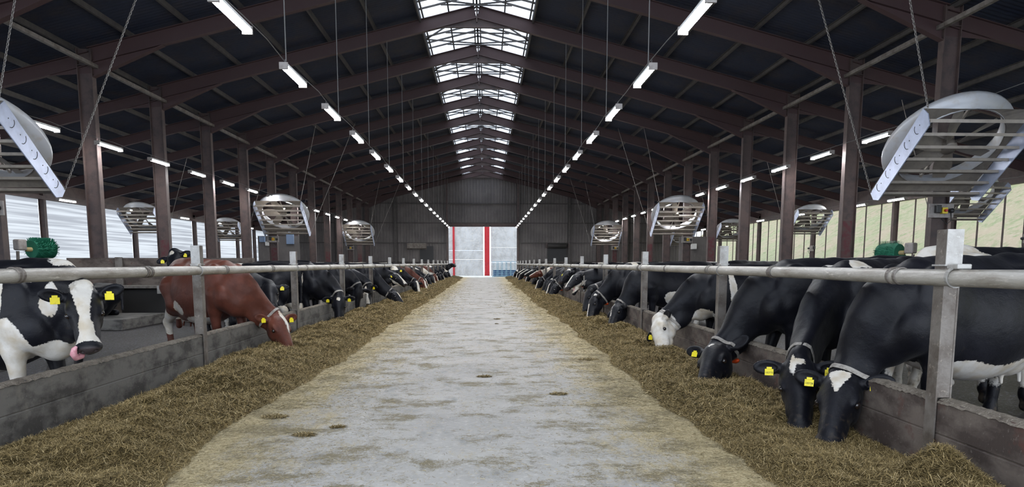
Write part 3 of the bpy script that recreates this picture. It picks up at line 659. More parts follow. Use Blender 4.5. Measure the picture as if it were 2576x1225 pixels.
# ================================================================ silage
_T = {}
def vnoise(x, y, seed=0):
    if seed not in _T: _T[seed] = np.random.default_rng(seed+100).random((256, 256))
    t = _T[seed]; xi = np.floor(x).astype(int); yi = np.floor(y).astype(int); fx = x-xi; fy = y-yi
    fx = fx*fx*(3-2*fx); fy = fy*fy*(3-2*fy); a = lambda i, j: t[(xi+i) % 256, (yi+j) % 256]
    return (a(0,0)*(1-fx)+a(1,0)*fx)*(1-fy)+(a(0,1)*(1-fx)+a(1,1)*fx)*fy
def fbm(x, y, seed=0, o=4):
    s = 0; a = .5; n = 0
    for k in range(o): s = s+a*vnoise(x*2**k, y*2**k, seed+k); n += a; a *= .55
    return s/n
def strand_mat(name, stops, rough=.75):
    m = bpy.data.materials.new(name); m.use_nodes = True; nt = m.node_tree; p = nt.nodes['Principled BSDF']; g = nt.nodes.new('ShaderNodeNewGeometry'); r = nt.nodes.new('ShaderNodeValToRGB')
    r.color_ramp.elements[0].position = stops[0][0]; r.color_ramp.elements[0].color = (*stops[0][1], 1)
    r.color_ramp.elements[1].position = stops[-1][0]; r.color_ramp.elements[1].color = (*stops[-1][1], 1)
    for po, c in stops[1:-1]: e = r.color_ramp.elements.new(po); e.color = (*c, 1)
    nt.links.new(g.outputs['Random Per Island'], r.inputs['Fac']); nt.links.new(r.outputs['Color'], p.inputs['Base Color']); p.inputs['Roughness'].default_value = rough
    p.inputs['Specular IOR Level'].default_value = .3; return m
M['silage'] = mat('silage_bed', (.115,.083,.034), .9, noise=[(6,(.06,.046,.018),.42,.62),(60,(.21,.155,.07),.52,.72),(2.2,(.075,.070,.026),.55,.68)], bump=(75,1.0,(1,1,1),.03), spec=.15)
M['strand'] = strand_mat('silage_strands', [(0,(.058,.043,.016)),(.3,(.145,.105,.040)),(.65,(.29,.21,.085)),(.9,(.46,.345,.16)),(1,(.62,.50,.28))])
M['straw'] = strand_mat('loose_chaff', [(0,(.14,.11,.05)),(.4,(.33,.26,.13)),(1,(.60,.51,.32))])
NOSES = {1: [(2.69,5.22,.30),(2.66,5.68,.28),(2.55,8.1,.38),(2.72,10.8,.40),(2.62,15.0,.28),(2.45,17.1,.28),(2.75,20,.2)], -1: [(-3.05,11.15,.28),(-3.45,16.3,.25),(-3.72,20.1,.2),(-2.7,23.5,.3)]}
def heap(s, y, u):
    """height and width of the heap at distance u (0 kerb .. 1 inner edge)"""
    seed = 10 if s < 0 else 40
    W = (1.52 if s < 0 else 1.30)+.34*(fbm(y*.55, y*0+3, seed+5)-.5)+.10*(fbm(y*2.3, y*0+9, seed+6)-.5)
    if s < 0: W = W+.28*np.clip((5.6-y)/2, 0, 1)
    prof = np.sin(np.clip(u, 0, 1)**.8*PI)**.8*.13+.045*(1-u)
    n = fbm(u*W*2.1, y*1.5, seed, 5); h = prof*((2.0 if s < 0 else 1.7)*n)+.09*(fbm(u*W*4.5, y*4.0, seed+12, 3)-.45)*np.clip((1-u)*5, 0, 1)+.035*(fbm(u*W*9, y*9, seed+3, 3)-.4)*np.clip((1-u)*5, 0, 1)+.03*np.abs(vnoise(u*W*5, y*5, seed+8)-.5)*np.clip((1-u)*4, 0, 1)
    if s > 0:  # scraped hollow by the nearest post and a peak beyond it
        h = h*(1-.75*np.exp(-((y-5.0)/.75)**2)*np.clip(1.35-u*1.5, 0, 1))+.20*np.exp(-((y-4.12)/.22)**2-((u-.22)/.16)**2)
    else: h = h*(1-.8*np.exp(-((y-6.6)/1.6)**2)*np.clip(1-u*2.2, 0, 1))
    X = (KL if s < 0 else KR)-s*u*W
    for nx, ny, nr in NOSES[s]: e = np.exp(-(((X-nx)**2+(y-ny)**2)/nr**2)**1.5); h = h*(1-e)+np.minimum(h, .035)*e
    return np.maximum(h*np.clip((1-u)*6, 0, 1), 0)-.012*np.clip(u*8-7, 0, 1)+.004, W
for s, nm, xk in ((-1, 'left', KL), (1, 'right', KR)):
    ys = [1.2]
    while ys[-1] < 72: ys.append(ys[-1]+.022+ys[-1]*.0035)
    ys = np.array(ys); us = np.linspace(0, 1, 64); Y, U = np.meshgrid(ys, us, indexing='ij'); Hh, W = heap(s, Y, U); X = xk-s*U*W; n = len(us)
    V = np.stack([X, Y, Hh], -1).reshape(-1, 3); i = np.arange((len(ys)-1)*n).reshape(-1, n)[:, :-1].reshape(-1)
    me = bpy.data.meshes.new('silage_heap'); me.vertices.add(len(V)); me.vertices.foreach_set('co', V.reshape(-1).astype(np.float32))
    q = np.stack([i, i+1, i+n+1, i+n], 1) if s < 0 else np.stack([i, i+n, i+n+1, i+1], 1)
    me.loops.add(q.size); me.loops.foreach_set('vertex_index', q.reshape(-1).astype(np.int32)); me.polygons.add(len(q)); me.polygons.foreach_set('loop_start', np.arange(0, q.size, 4, dtype=np.int32)); me.update(calc_edges=True)
    me.polygons.foreach_set('use_smooth', np.ones(len(q), bool)); me.materials.append(M['silage'])
    hb = bpy.data.objects.new('silage_heap', me); COL.objects.link(hb)
    tag(hb, 'long brown heap of chopped silage spread along the %s kerb' % nm, 'silage', kind='stuff')
    # strands lying on the heap
    def strands(N, y0, y1, ln, wd, lift, bias=1.6, umax=1.0, name='strands', m='strand', flat=.35, ufn=None):
        t = rng.random(N); y = y0*(y1/y0)**t if bias is None else y0+(y1-y0)*t**bias
        u = (rng.random(N)*umax) if ufn is None else ufn(N)
        h, W = heap(s, y, np.minimum(u, 1)); x = xk-s*u*W; h = np.where(u > 1, 0.002, h)
        a = rng.uniform(0, 2*PI, N); el = rng.normal(0, flat, N); L = ln*rng.uniform(.5, 1.5, N); wv = wd*rng.uniform(.6, 1.4, N)
        d = np.stack([np.cos(a)*np.cos(el), np.sin(a)*np.cos(el), np.abs(np.sin(el))], 1)*L[:, None]/2
        sd = np.stack([-np.sin(a), np.cos(a), rng.normal(0, .3, N)], 1)*wv[:, None]/2
        c = np.stack([x, y, h+lift*rng.random(N)+np.abs(d[:, 2])*.6+.002], 1)
        c[:, 0] = np.where(s*(c[:, 0]-xk) > -.035, xk-s*.035-s*rng.random(N)*.05, c[:, 0])
        d[:, 0] = np.where(np.abs(c[:, 0]-xk) < np.abs(d[:, 0])+.01, d[:, 0]*.3, d[:, 0])
        return np.stack([c-d-sd, c+d-sd*.6, c+d+sd*.6, c-d+sd], 1)
    S = [strands(130000, 1.8, 6, .042, .0024, .018, 1.0), strands(110000, 6, 14, .055, .0038, .022, 1.15), strands(90000, 14, 26, .06, .0058, .022, 1.2), strands(60000, 26, 60, .08, .010, .02, 1.3)]
    quads_mesh('strand_layer', np.concatenate(S), 'strand').parent = hb
    # loose chaff thinning out over the passage
    uf = lambda N: .9+np.abs(rng.normal(0, .30, N))+.9*(rng.random(N)**4)*(rng.random(N) < .5)
    S = [strands(26000, 1.8, 7, .028, .0026, .0, 1.0, ufn=uf, flat=.08), strands(26000, 7, 20, .035, .005, .0, 1.2, ufn=uf, flat=.08), strands(9000, 20, 50, .06, .012, 0, 1.3, ufn=uf, flat=.05)]
    S.append(strands(9000, 1.8, 14, .03, .0028, 0, 1.0, ufn=lambda N: 1+rng.random(N)*1.6, flat=.06))
    ch = quads_mesh('chaff', np.concatenate(S), 'straw')
    tag(ch, 'pale loose chaff scattered over the passage beside the %s heap' % nm, 'chaff', kind='stuff')
def clump(x, y, r, lab):
    N = int(260*r/.08); a = rng.uniform(0, 2*PI, N); q = np.sqrt(rng.random(N))*r; c = np.stack([x+q*np.cos(a), y+q*np.sin(a)*.7, .008+(r-q)*.16*rng.random(N)], 1)
    b = rng.uniform(0, 2*PI, N); L = rng.uniform(.01,.03, N)[:, None]; d = np.stack([np.cos(b), np.sin(b), rng.normal(0,.3,N)], 1)*L; sd = np.stack([-np.sin(b), np.cos(b), np.zeros(N)], 1)*.0022
    tag(quads_mesh('silage_clump', np.stack([c-d-sd, c+d-sd, c+d+sd, c-d+sd], 1), 'strand'), lab, 'clump', kind='stuff')
for px, py, r, l in ((1218, 948, .10, 'small dark clump of silage in the middle of the passage'), (1542, 800, .12, 'flat tuft of silage right of the passage middle'), (1250, 803, .09, 'small tuft of silage far along the passage middle'),
                     (1480, 905, .16, 'thin patch of silage on the right half of the passage'), (1405, 992, .10, 'small crumbled patch of silage on the right half of the passage, nearer the camera'), (690, 1050, .13, 'broken patch of silage on the left half of the passage'),
                     (850, 1075, .07, 'tiny clump of silage on the left half of the passage'), (765, 1095, .10, 'flat patch of silage beside the tiny clump on the left'), (935, 800, .14, 'tuft of silage by the edge of the left heap'), (1250, 815, .05, 'tiny crumb of silage beyond the middle clump')):
    p = on_h(px, py, 0); clump(p.x, p.y, r, l)
# ================================================================ cattle: implicit surface modeller
class SDF:
    def __init__(s, vox): s.vox = vox; s.pr = []
    def rc(s, a, b, ra, rb, k=.04, side=None, fl=1.0, neg=False): s.pr.append(('c', np.array(a, float), np.array(b, float), ra, rb, k, None if side is None else np.array(side, float), fl, neg))
    def chain(s, pts, rs, k=.04, side=None, fl=1.0):
        for i in range(len(pts)-1): s.rc(pts[i], pts[i+1], rs[i], rs[i+1], k, side, fl)
    def el(s, c, r, R=None, k=.05, neg=False): s.pr.append(('e', np.array(c, float), np.array(r, float), np.eye(3) if R is None else np.array(R, float), k, neg))
    def bounds(s, p):
        if p[0] == 'c':
            r = max(p[3], p[4])*max(1, p[7]); return np.minimum(p[1], p[2])-r, np.maximum(p[1], p[2])+r
        e = np.sqrt(((p[3]*p[2][None, :])**2).sum(1)); return p[1]-e, p[1]+e
    def run(s):
        v = s.vox; B = [s.bounds(p) for p in s.pr if not (p[-1])]; lo = np.min([b[0] for b in B], 0)-.05; hi = np.max([b[1] for b in B], 0)+.05
        n = np.ceil((hi-lo)/v).astype(int)+1; D = np.full(n, .3, np.float32)
        ax = [(lo[i]+v*np.arange(n[i])).astype(np.float32) for i in range(3)]
        for p in s.pr:
            k = p[5] if p[0] == 'c' else p[4]; b0, b1 = s.bounds(p); m = k+2.5*v
            i0 = np.clip(((b0-m-lo)/v).astype(int), 0, n-1); i1 = np.clip(((b1+m-lo)/v).astype(int)+2, 1, n)
            X = ax[0][i0[0]:i1[0], None, None]; Y = ax[1][None, i0[1]:i1[1], None]; Z = ax[2][None, None, i0[2]:i1[2]]
            if p[0] == 'c':
                a, b, ra, rb, k, side, fl, neg = p[1:]; ab = b-a; L2 = max(ab@ab, 1e-9); px, py, pz = X-a[0], Y-a[1], Z-a[2]
                t = np.clip((px*ab[0]+py*ab[1]+pz*ab[2])/L2, 0, 1); qx, qy, qz = px-t*ab[0], py-t*ab[1], pz-t*ab[2]; d2 = qx*qx+qy*qy+qz*qz
                if side is not None: c = qx*side[0]+qy*side[1]+qz*side[2]; d2 = d2+c*c*(1/fl**2-1)
                d = np.sqrt(np.maximum(d2, 1e-12))-(ra+(rb-ra)*t)
            else:
                c, r, R, k, neg = p[1:]; q = [X-c[0], Y-c[1], Z-c[2]]; k0 = 0; k1 = 0
                for j in range(3):
                    w = q[0]*R[0, j]+q[1]*R[1, j]+q[2]*R[2, j]; k0 = k0+(w/r[j])**2; k1 = k1+(w/r[j]**2)**2
                k0 = np.sqrt(k0); k1 = np.sqrt(np.maximum(k1, 1e-9)); d = k0*(k0-1)/k1
            S = D[i0[0]:i1[0], i0[1]:i1[1], i0[2]:i1[2]]
            if neg: h = np.maximum(k-np.abs(S+d), 0)/k; D[i0[0]:i1[0], i0[1]:i1[1], i0[2]:i1[2]] = np.maximum(S, -d)+h*h*k*.25
            else: h = np.maximum(k-np.abs(S-d), 0)/k; D[i0[0]:i1[0], i0[1]:i1[1], i0[2]:i1[2]] = np.minimum(S, d)-h*h*k*.25
        s.D, s.lo, s.n = D, lo, n
        # surface nets
        neg = D < 0; c = np.zeros(tuple(n-1), np.uint8)
        for i in (0,1):
            for j in (0,1):
                for l in (0,1): c += neg[i:n[0]-1+i, j:n[1]-1+j, l:n[2]-1+l]
        act = (c > 0) & (c < 8); idx = np.argwhere(act); ids = np.full(act.shape, -1, np.int64); ids[act] = np.arange(len(idx))
        P = np.zeros((len(idx), 3)); W = np.zeros(len(idx)); co_ = [(i,j,l) for i in (0,1) for j in (0,1) for l in (0,1)]
        val = {q: D[idx[:,0]+q[0], idx[:,1]+q[1], idx[:,2]+q[2]] for q in co_}
        for a in co_:
            for d in range(3):
                if a[d]: continue
                b = tuple(a[e]+(e == d) for e in range(3)); va, vb = val[a], val[b]; cr = (va < 0) != (vb < 0); t = np.where(cr, va/np.where(cr, va-vb, 1), 0)
                for e in range(3): P[:, e] += np.where(cr, a[e]+(t if e == d else 0), 0)
                W += cr
        V = lo+v*(idx+P/W[:, None]); F = []
        for d in range(3):
            e, f = (d+1) % 3, (d+2) % 3; sl = [slice(None)]*3; s2 = [slice(None)]*3; sl[d] = slice(0, n[d]-1); s2[d] = slice(1, n[d])
            cr = neg[tuple(sl)] != neg[tuple(s2)]; q = np.argwhere(cr); q = q[(q[:, e] > 0) & (q[:, f] > 0) & (q[:, e] < n[e]-1) & (q[:, f] < n[f]-1)]
            fl = neg[q[:,0], q[:,1], q[:,2]]; qs = []
            for de, df in ((0,0),(1,0),(1,1),(0,1)): r = q.copy(); r[:, e] -= de; r[:, f] -= df; qs.append(ids[r[:,0], r[:,1], r[:,2]])
            qs = np.stack(qs, 1); F.append(np.where(fl[:, None], qs, qs[:, ::-1]))
        s.V, s.F = V, np.concatenate(F); return s
    def val(s, p): i = np.clip(np.round((np.array(p)-s.lo)/s.vox).astype(int), 0, s.n-1); return float(s.D[tuple(i)])
    def hit(s, c, d, r0=.02, r1=.5):
        r = r0
        while r < r1 and s.val(np.array(c)+np.array(d)*r) < 0: r += s.vox*.5
        return r
def n3(P, f, seed):                        # cheap smooth 3D noise in -1..1
    r = np.random.default_rng(seed); s = np.zeros(len(P))
    for k in range(7): d = r.normal(size=3); d /= np.linalg.norm(d); q = P@d*f*r.uniform(.7,1.5)+r.uniform(0,6.28); d2 = r.normal(size=3)*f*.45; s += np.sin(q+1.6*np.sin(P@d2+r.uniform(0,6.28)))
    return s/2.6
def coat_mat(name, dark, white=(.62,.59,.54)):
    m = bpy.data.materials.new(name); m.use_nodes = True; nt = m.node_tree; N = nt.nodes; Lk = nt.links; p = N['Principled BSDF']
    at_ = lambda n: (lambda a: (setattr(a, 'attribute_name', n), a.outputs['Fac'])[1])(N.new('ShaderNodeAttribute'))
    tc = N.new('ShaderNodeTexCoord')
    def noise(sc, st=(1,1,1), det=3):
        mp = N.new('ShaderNodeMapping'); mp.inputs['Scale'].default_value = st; Lk.new(tc.outputs['Object'], mp.inputs[0]); n = N.new('ShaderNodeTexNoise'); n.inputs['Scale'].default_value = sc; n.inputs['Detail'].default_value = det; Lk.new(mp.outputs[0], n.inputs['Vector']); return n.outputs['Fac']
    def rg(v, a, b, lo=0, hi=1):
        n = N.new('ShaderNodeMapRange'); Lk.new(v, n.inputs['Value'])
        for k, q in zip(('From Min','From Max','To Min','To Max'), (a,b,lo,hi)): n.inputs[k].default_value = q
        return n.outputs['Result']
    def ad(a, b):
        n = N.new('ShaderNodeMath'); n.operation = 'ADD'; Lk.new(a, n.inputs[0]); Lk.new(b, n.inputs[1]); return n.outputs[0]
    def mx(f, a, b):
        n = N.new('ShaderNodeMix'); n.data_type = 'RGBA'; Lk.new(f, n.inputs['Factor'])
        for k, q in (('A',a),('B',b)):
            if isinstance(q, tuple): n.inputs[k].default_value = (*q, 1)
            else: Lk.new(q, n.inputs[k])
        return n.outputs['Result']
    wf = ad(at_('white'), rg(noise(38, det=4), .3, .7, -.006, .006))
    wm = rg(wf, -.0025, .0035)
    dk = mx(rg(noise(5), .45, .7), dark, tuple(c*1.5+.002 for c in dark))
    wh = mx(rg(noise(7, det=5), .42, .66), white, (white[0]*.80, white[1]*.73, white[2]*.62))
    c = mx(wm, dk, wh)
    c = mx(rg(ad(at_('dirt'), rg(noise(16, det=5), .3, .7, -.35, .35)), .3, .75, 0, .8), c, (.075,.055,.036))
    c = mx(at_('muzzle'), c, (.045,.036,.038)); c = mx(at_('pink'), c, (.42,.24,.22))
    Lk.new(c, p.inputs['Base Color']); p.inputs['Specular IOR Level'].default_value = .22
    Lk.new(rg(at_('muzzle'), 0, 1, .46, .26), p.inputs['Roughness'])
    p.inputs['Sheen Weight'].default_value = .03; p.inputs['Sheen Roughness'].default_value = .45
    b = N.new('ShaderNodeBump'); b.inputs['Strength'].default_value = .35; b.inputs['Distance'].default_value = .004
    Lk.new(noise(210, (.35,1,.6), 2), b.inputs['Height'])
    b2 = N.new('ShaderNodeBump'); b2.inputs['Strength'].default_value = .35; b2.inputs['Distance'].default_value = .03; Lk.new(noise(7), b2.inputs['Height']); Lk.new(b2.outputs[0], b.inputs['Normal'])
    Lk.new(b.outputs[0], p.inputs['Normal']); return m
M['black_coat'] = coat_mat('black_coat', (.0034,.0036,.0062)); M['brown_coat'] = coat_mat('red_brown_coat', (.085,.026,.016))
M['grey_coat'] = coat_mat('grey_coat', (.05,.047,.047))
HK = 1.22
def nrm(v): v = np.array(v, float); return v/np.linalg.norm(v)
def cow(lab, root, rz, poll, nose, face=(0,0,1), vox=.02, sc=1.0, coat='black_coat', white=0.0, seed=1, blaze=None, whites=(), blacks=(), group=None, collar=False, orange=False, tags='', lying=False, eyes=True, tongue=False, mouth=False, ear=(.10,-.12), belly=True, cat='cow', legs_y=-.15, gcurl=False, number=False, neckr=1.0, socks=.0, hk=None):
    """root = world xy below the withers, rz heading; poll, nose = world points; face = world direction the forehead looks"""
    hk = hk or HK; t = empty('cow', (root[0], root[1], legs_y), rz); t.scale = (1,1,1); tag(t, lab, cat, group)
    ca, sa = math.cos(rz), math.sin(rz)
    def loc(p): x, y = p[0]-root[0], p[1]-root[1]; return np.array([x*ca+y*sa, -x*sa+y*ca, p[2]-legs_y])
    def ldir(d): return np.array([d[0]*ca+d[1]*sa, -d[0]*sa+d[1]*ca, d[2]])
    P, Nn = loc(poll), loc(nose); d = nrm(Nn-P); u = ldir(face); u = nrm(u-d*(u@d)); sd = np.cross(u, d)
    g = SDF(vox); S = lambda *v: [q*sc for q in v]
    dz = -.62*sc if lying else 0       # body rests on the ground when lying
    def B(x, y, z): return np.array([x*sc, y*sc, z*sc+dz])
    # ---- trunk
    g.el(B(-.25,0,1.01), S(.50,.30,.42), k=.10); g.el(B(-.72,0,.97), S(.62,.375,.45), k=.12); g.el(B(-.60,0,.86), S(.55,.32,.36), k=.12)
    g.el(B(-1.18,0,1.16), S(.40,.255,.29), k=.10); g.chain([B(.02,0,1.33), B(-.5,0,1.345), B(-1.0,0,1.36), B(-1.38,0,1.37)], S(.085,.075,.085,.07), k=.10)
    for q in (-1,1):
        g.el(B(.02,q*.185,1.05), S(.20,.09,.33), k=.13); g.el(B(-1.0,q*.225,1.31), S(.13,.06,.06), k=.12); g.el(B(-1.46,q*.12,1.24), S(.08,.05,.07), k=.07)
        g.el(B(.20,q*.17,.93), S(.15,.12,.17), k=.09)
    g.el(B(.24,0,.84), S(.17,.17,.20), k=.10)
    if belly: g.el(B(-1.02,0,.66), S(.24,.19,.17), k=.07)
    for q in (-1,1):
        if belly:
            for xx in (-.12,.10): g.rc(B(-1.02+xx, q*.08, .55), B(-1.02+xx, q*.09, .46), .022, .015, .02)
    # ---- legs
    if not lying:
        st = legs_st = (.05 if seed % 2 else -.04)
        for q in (-1,1):
            o = st*q
            g.chain([B(.06,q*.19,.95), B(.0,q*.19,.74), B(.05+o,q*.17,.42), B(.04+o,q*.165,.15), B(.07+o,q*.165,.075)], S(.13,.085,.052,.037,.045), k=.05)
            g.el(B(.05+o,q*.17,.42), S(.062,.055,.07), k=.03); g.rc(B(.07+o,q*.165,.06), B(.11+o,q*.165,.045), .05*sc, .045*sc, .02)
            g.chain([B(-1.12,q*.19,1.02), B(-1.02,q*.235,.80), B(-1.36+o,q*.20,.50), B(-1.30+o,q*.19,.17), B(-1.27+o,q*.19,.08)], S(.22,.135,.055,.04,.048), k=.07)
            g.el(B(-1.24,q*.18,.86), S(.17,.10,.24), k=.07); g.el(B(-1.38+o,q*.20,.51), S(.045,.045,.075), k=.03); g.rc(B(-1.28+o,q*.19,.06), B(-1.22+o,q*.19,.045), .052*sc, .045*sc, .02)
    else:
        for q in (-1,1):
            g.chain([B(.06,q*.22,.90), B(.22,q*.30,.72), B(-.12,q*.27,.68)], S(.12,.07,.05), k=.04); g.chain([B(-1.1,q*.25,.95), B(-.78,q*.42,.78), B(-1.2,q*.40,.69), B(-.95,q*.42,.67)], S(.2,.12,.06,.05), k=.05)
    # ---- tail
    g.chain([B(-1.44,0,1.36), B(-1.56,.0,1.28), B(-1.60,.02,1.0), B(-1.59,.03,.70), B(-1.58,.05,.42)] if not lying else [B(-1.44,0,1.36), B(-1.58,.0,1.2), B(-1.62,.1,.8)], S(.04,.032,.024,.022,.045) if not lying else S(.04,.03,.03), k=.03)
    # ---- neck: curve from the shoulder to behind the head
    back = P-d*.03-u*.085*sc; A0 = B(.10,0,1.10); A1 = A0+np.array([.33,0,.02])*sc; c2 = back-u*.24*sc-d*.05*sc+(A0-back)*.12
    def bez(t): return (1-t)**3*A0+3*(1-t)**2*t*A1+3*(1-t)*t*t*c2+t**3*back
    pts = [bez(i/6) for i in range(7)]; rr = [.245,.235,.21,.182,.152,.128,.108]; nside = nrm(np.cross(pts[-1]-pts[0], [0,0,1]))*1.0
    g.chain(pts, [r*sc*neckr for r in rr], k=.08, side=nside, fl=.72)
    # crest and dewlap
    W0 = B(.02,0,1.33); g.chain([W0, (W0+pts[3]+np.array([0,0,.10])*sc)/2+np.array([0,0,.06])*sc, P-d*.02-u*.03], S(.075,.065,.05), k=.08)
    D0 = B(.30,0,.86); D1 = P+d*.14*sc-u*.20*sc; mid = (D0+D1)/2; dn = mid+(mid-bez(.55))*.18; g.chain([D0, dn, D1], S(.11,.075,.06), k=.10, side=nside, fl=.6)
    # ---- head
    hs = sc*hk; SH = lambda *v: [q*hs for q in v]
    H = lambda a, b, c=0: P+d*a*hs+u*b*hs+sd*c*hs
    RH = np.stack([d, sd, u], 1)
    g.el(H(.13,-.075), SH(.155,.122,.10), RH, k=.04); g.el(H(.03,-.045), SH(.06,.085,.065), RH, k=.04)
    g.rc(H(.12,-.055), H(.41,-.062), .10*hs, .066*hs, .05, sd, .93); g.el(H(.30,-.085), SH(.17,.068,.062), RH, k=.04)
    g.el(H(.465,-.078), SH(.055,.086,.058), RH, k=.035); g.el(H(.49,-.055), SH(.035,.070,.035), RH, k=.025)
    jo = .10 if mouth else 0
    g.rc(H(.15,-.165), H(.30+jo*-.2,-.155-jo*.6), .062*hs, .045*hs, .045, sd, 1.15); g.rc(H(.30-jo*.2,-.155-jo*.6), H(.455-jo*.5,-.125-jo*1.2), .045*hs, .038*hs, .035, sd, 1.2)
    for q in (-1,1):
        g.el(H(.17,-.135,q*.066), SH(.105,.042,.08), RH, k=.04); g.el(H(.18,-.030,q*.090), SH(.05,.028,.022), RH, k=.022)
        g.el(H(.207,-.048,q*.128), SH(.034,.024,.026), RH, k=.018, neg=True)
        g.el(H(.515,-.062,q*.040), SH(.018,.013,.012), RH, k=.012, neg=True)
        g.el(H(.06,-.01,q*.055), SH(.03,.025,.02), RH, k=.03)
        g.el(H(.33,-.095,q*.058), SH(.12,.022,.03), RH, k=.03)
    if mouth: g.el(H(.40,-.135), SH(.10,.045,.022), RH, k=.02, neg=True)
    else: g.el(H(.50,-.118), SH(.06,.07,.006), RH, k=.02, neg=True)
    # ears
    ears = []
    for q in (-1,1):
        e0 = H(.045,-.055,q*.095); ed = nrm(sd*q*1.0+d*ear[0]+u*(ear[2] if len(ear) > 2 else .12)+np.array([0,0,ear[1]])); ef = nrm(u*.75+d*.55-ed*((u*.75+d*.55)@ed)); es = np.cross(ed, ef)
        es_ = hs*.88; c = e0+ed*.11*es_; R_ = np.stack([ed, es, ef], 1)
        g.rc(e0, e0+ed*.07*es_, .030*hs, .031*hs, .03); g.el(c, [.105*es_,.058*es_,max(.019, vox*.9)*es_], R_, k=.02); g.el(c+ef*.022*hs+ed*.012, SH(.068,.034,.018), R_, k=.008, neg=True) if vox < .013 else None
        ears.append((c, ed, es, ef))
    if gcurl:
        r_ = np.random.default_rng(3)
        for k in range(26): a = H(-.01+r_.uniform(-.03,.07), .0+r_.uniform(-.01,.025), r_.uniform(-.07,.07)); g.rc(a, a+d*.03+sd*r_.uniform(-.03,.03)+u*.012, .014, .008, .012)
    g.run(); V = g.V
    # ---- coat fields
    me = bpy.data.meshes.new('cow_body'); me.vertices.add(len(V)); me.vertices.foreach_set('co', V.reshape(-1).astype(np.float32)); F = g.F
    me.loops.add(F.size); me.loops.foreach_set('vertex_index', F.reshape(-1).astype(np.int32)); me.polygons.add(len(F)); me.polygons.foreach_set('loop_start', np.arange(0, F.size, 4, dtype=np.int32)); me.update(calc_edges=True)
    me.polygons.foreach_set('use_smooth', np.ones(len(F), bool)); me.materials.append(M[coat])
    b = (V-np.array([0,0,dz]))/sc; hl = (V-P)/hs; ha = np.stack([hl@d, hl@u, hl@sd], 1)
    inhead = (ha[:,0] > -.08) & (np.linalg.norm(hl-d*.22, axis=1) < .40)
    wf = np.full(len(V), -.3)
    if white > 0: wf = np.where(inhead, -.3, (n3(b, 3.6, seed)+(white-1))*.16)
    if belly: wf = np.maximum(wf, np.minimum((.60-.05*n3(b, 4, seed+5)-b[:,2])*.8, np.where(b[:,2] < .52, .05 if seed % 3 else -.05, .05)+np.where(b[:,0] > -.28+.05*n3(b, 5, seed), -.2, 0)))   # pale belly and hind legs
    wf = np.where((b[:,2] < .45), np.minimum(wf, (.6-n3(b, 7, seed+9))*.06), wf)
    warp = np.stack([n3(b, 14, seed+k) for k in (21,22,23)], 1)*.010+np.stack([n3(b, 6, seed+k) for k in (31,32,33)], 1)*.022
    for sign, L in ((1, whites), (-1, blacks)):
        for w_ in L:
            c, r = np.array(w_[0]), np.array(w_[1], float); q = (ha if len(w_) > 2 and w_[2] == 'h' else b)+warp*(.5 if len(w_) > 2 and w_[2] == 'h' else 1)
            k0 = np.linalg.norm((q-c)/r, axis=1); f_ = (1-k0)*r.min(); wf = np.maximum(wf, f_) if sign > 0 else np.minimum(wf, -f_)
    if blaze:                          # list of (a, half width) along the face
        aa = np.array([q[0] for q in blaze]); ww = np.array([q[1] for q in blaze]); off = blaze[0][2] if len(blaze[0]) > 2 else 0
        f_ = np.interp(ha[:,0], aa, ww, left=-.05, right=-.05)-np.abs(ha[:,2]-off)+warp[:,0]*.5; f_ = np.where(inhead & (ha[:,1] > -.075-.0*ha[:,0]), f_, -.3); wf = np.maximum(wf, f_)
    at_ = lambda n, v: me.attributes.new(n, 'FLOAT', 'POINT').data.foreach_set('value', np.asarray(v, np.float32))
    at_('white', np.clip(wf, -.3, .3)); at_('dirt', np.clip((.5-b[:,2])*1.2, 0, 1)*.75 if not lying else np.zeros(len(V)))
    mz = np.clip(1-np.linalg.norm((ha-np.array([.515,-.075,0]))/np.array([.055,.06,.085]), axis=1), 0, 1)*5; at_('muzzle', np.clip(mz, 0, 1))
    pk = np.zeros(len(V))
    for c, ed, es, ef in ears: pk = np.maximum(pk, np.clip(1.0-np.linalg.norm((V-c-ef*.02), axis=1)/.05, 0, .0))
    if mouth: pk = np.maximum(pk, np.clip((.03-np.abs(ha[:,1]+.14))*60, 0, .9)*((ha[:,0] > .30) & (np.abs(ha[:,2]) < .045)))
    at_('pink', pk)
    body = bpy.data.objects.new('body', me); COL.objects.link(body); body.parent = t
    if eyes:
        for q in (-1,1):
            e = MB().ell(H(.207,-.050,q*.104), (.021*hs,)*3, 10).build('eye', 'eye', t, smooth=True)
    if collar:
        h0 = H(.05,-.11); n0 = bez(.70); c = h0+(n0-h0)*.42; ax = nrm(h0-n0); low = nrm(np.array([0,0,-1.])-ax*(-ax[2]))
        ax = nrm(ax+np.array([0,0,0])); e1 = low; e2 = np.cross(ax, e1); pts = []; ring = MB(); n = 28; wd = .020
        for j in range(n):
            a = 2*PI*j/n; dr = e1*math.cos(a)+e2*math.sin(a); r = min(g.hit(c, dr), .26*sc)+.006; pts.append(r)
        pts = [min(q_, .19*sc) for q_ in pts]; pts = [max(pts[j], (pts[j-1]+pts[j]*2+pts[(j+1) % n])/4) for j in range(n)]; Vv = []; Ff = []
        for j in range(n):
            a = 2*PI*j/n; dr = e1*math.cos(a)+e2*math.sin(a)
            for w_, th in ((-wd,0),(wd,0),(wd,.006),(-wd,.006)): Vv.append(c+dr*(pts[j]+th)+ax*w_)
        for j in range(n):
            for k2 in range(4): Ff.append((4*j+k2, 4*j+(k2+1) % 4, 4*((j+1) % n)+(k2+1) % 4, 4*((j+1) % n)+k2))
        st = ring.add(Vv, Ff).build('collar', 'strap', t)
